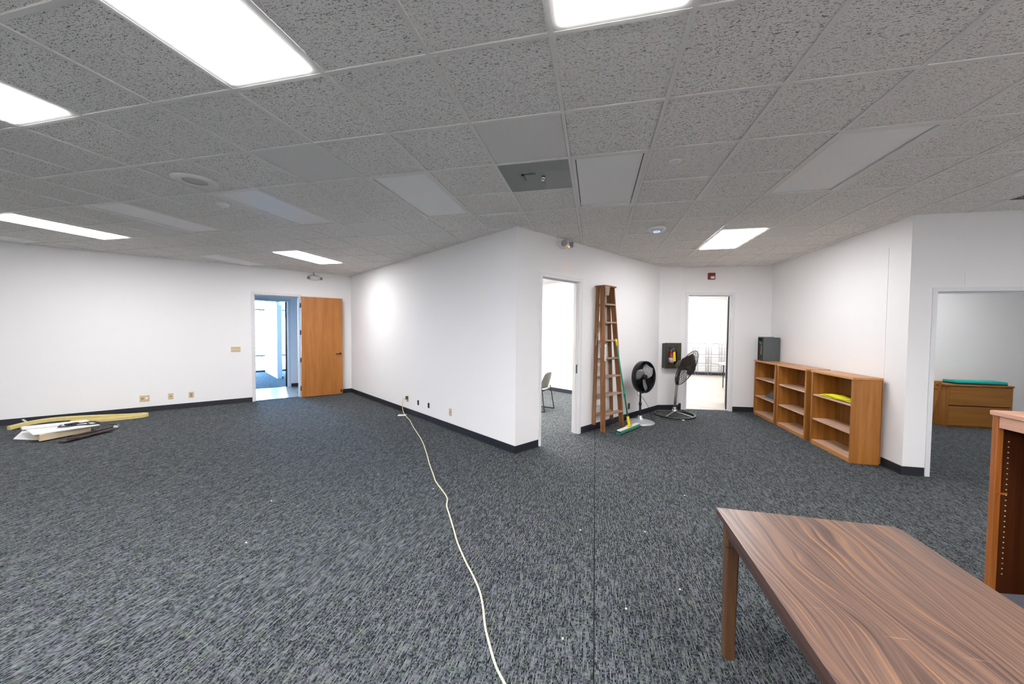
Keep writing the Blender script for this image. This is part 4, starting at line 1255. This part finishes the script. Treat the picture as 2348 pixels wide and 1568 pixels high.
# ------------------------------------------------------------------ things lying by the left wall
o = thing('foam_strip', 'long folded yellow foam strip lying by the left baseboard', 'foam strip', (-8.6, 4.3, 0))
def ribbon(pts, w, h):
    b = MB()
    P = smooth_path(pts, 5)
    n = len(P)
    for i in range(n - 1):
        a, c = P[i], P[i + 1]
    loop = []
    for i, p in enumerate(P):
        d_ = (P[min(i + 1, n - 1)] - P[max(i - 1, 0)]).normalized(); sd = Vector((-d_.y, d_.x, 0)).normalized()
        loop.append([p - sd * w / 2, p + sd * w / 2, p + sd * w / 2 + Vector((0, 0, h)), p - sd * w / 2 + Vector((0, 0, h))])
    vs = [v for l in loop for v in l]
    fs = [(0, 1, 2, 3), tuple((n - 1) * 4 + k for k in (3, 2, 1, 0))]
    for i in range(n - 1):
        for k in range(4): fs.append((i * 4 + k, i * 4 + (k + 1) % 4, (i + 1) * 4 + (k + 1) % 4, (i + 1) * 4 + k))
    return b.add(vs, fs)
off = Vector((8.6, -4.3, 0))
b = ribbon([Vector(p) + off for p in ((-9.04, 3.74, .0), (-9.04, 3.98, .03), (-8.90, 4.20, .045), (-8.62, 4.50, .03), (-8.30, 4.84, .0), (-8.17, 4.95, .0), (-8.07, 4.93, .0), (-8.09, 4.78, .0), (-8.33, 4.50, .0), (-8.60, 4.22, .01))], .075, .06)
b.build('strip', 'foam', o, .006)
# foam boards
o = thing('foam_board_stack', 'stack of white boards with a cream edge lying on the carpet', 'boards', (0, 0, 0))
top_ = [(-8.492, 3.641), (-8.12, 4.16), (-7.52, 4.01), (-7.70, 3.40)]
b = MB(); b.prism(top_, .112, .122); b.build('top_board', 'paper', o)
b = MB(); b.prism([(-8.35, 3.66), (-8.06, 4.08), (-7.66, 3.98), (-7.66, 3.44)], .015, .112); b.build('foam_core', 'cream', o, .006)
b = MB(); b.prism([(-8.70, 3.73), (-8.38, 3.92), (-7.85, 3.50), (-8.22, 3.44)], .004, .013); b.build('bottom_board', 'paper', o)
b = MB(); b.prism([(-8.25, 3.52), (-8.17, 3.50), (-7.93, 3.86), (-8.02, 3.90)], .122, .165); b.build('corner_strip', 'white', o, .015, 3)
b = MB(Matrix.Translation((.10, .0, .012)))
b.tube(smooth_path([(-8.06, 3.80, .128), (-7.93, 3.72, .128), (-7.80, 3.86, .13), (-7.66, 3.98, .128), (-7.72, 4.06, .128), (-7.88, 4.05, .13), (-7.95, 3.94, .128), (-8.0, 3.82, .135), (-7.86, 3.80, .135), (-7.74, 3.94, .128), (-7.84, 3.98, .13)]), .009, 6)
b.box(-7.99, 3.80, .126, -7.92, 3.93, .15); b.box(-8.03, 3.84, .126, -7.86, 3.87, .142)
tag(b.build('cable_bundle', 'black'), 'tangle of black cable on top of the white boards', 'cable')
b = MB()
b.M = Matrix.Translation((.17, -.02, 0))
b.beam((-7.50, 3.52, .02), (-7.60, 4.12, .035), .10, .012, side=(1, 0, 0)); b.beam((-7.55, 3.60, .035), (-7.44, 3.70, .04), .04, .02, side=(0, 1, 0))
b.beam((-7.62, 3.7, .045), (-7.72, 4.18, .045), .06, .012, side=(1, 0, 0)); b.tube(smooth_path([(-7.62, 4.0, .05), (-7.74, 4.15, .09), (-7.68, 4.24, .06), (-7.62, 4.22, .04)]), .006, 6)
brk = tag(b.build('metal_brackets', 'wood_dark'), 'dark metal brackets with a white knob, sticking out beside the white boards', 'brackets')
b = MB(Matrix.Translation((-7.55, 4.225, .036))); b.lathe([(0, -.03), (.02, -.026), (.036, -.01), (.036, .01), (.02, .026), (0, .03)], 18)
b.build('plastic_knob', 'white', brk)
b = MB(); b.beam((-9.26, 3.98, .10), (-9.17, 4.03, .006), .03, .004, side=(0, 1, 0))
tag(b.build('plastic_strip', plain('pale_green_plastic', (.42, .55, .48, 1), .4)), 'small pale green strip leaning on the left baseboard', 'strip')
# lint flecks
rr = random.Random(11)
b = MB()
for x, y in ((-1.62, 3.42), (-.1, 3.0), (1.25, 2.85), (1.95, 2.75), (2.1, 2.35), (.2, 2.2), (-.15, 1.9), (.9, 3.9), (.55, 2.45), (.42, 3.1), (1.6, 3.0), (-3.0, 2.8), (-2.6, 2.2), (.62, 1.75)):
    b.box(x, y, 0.0, x + .010, y + .008, .005)
tag(b.build('lint_flecks', 'paper'), 'scattered white lint flecks on the dark carpet', 'lint', kind='stuff')
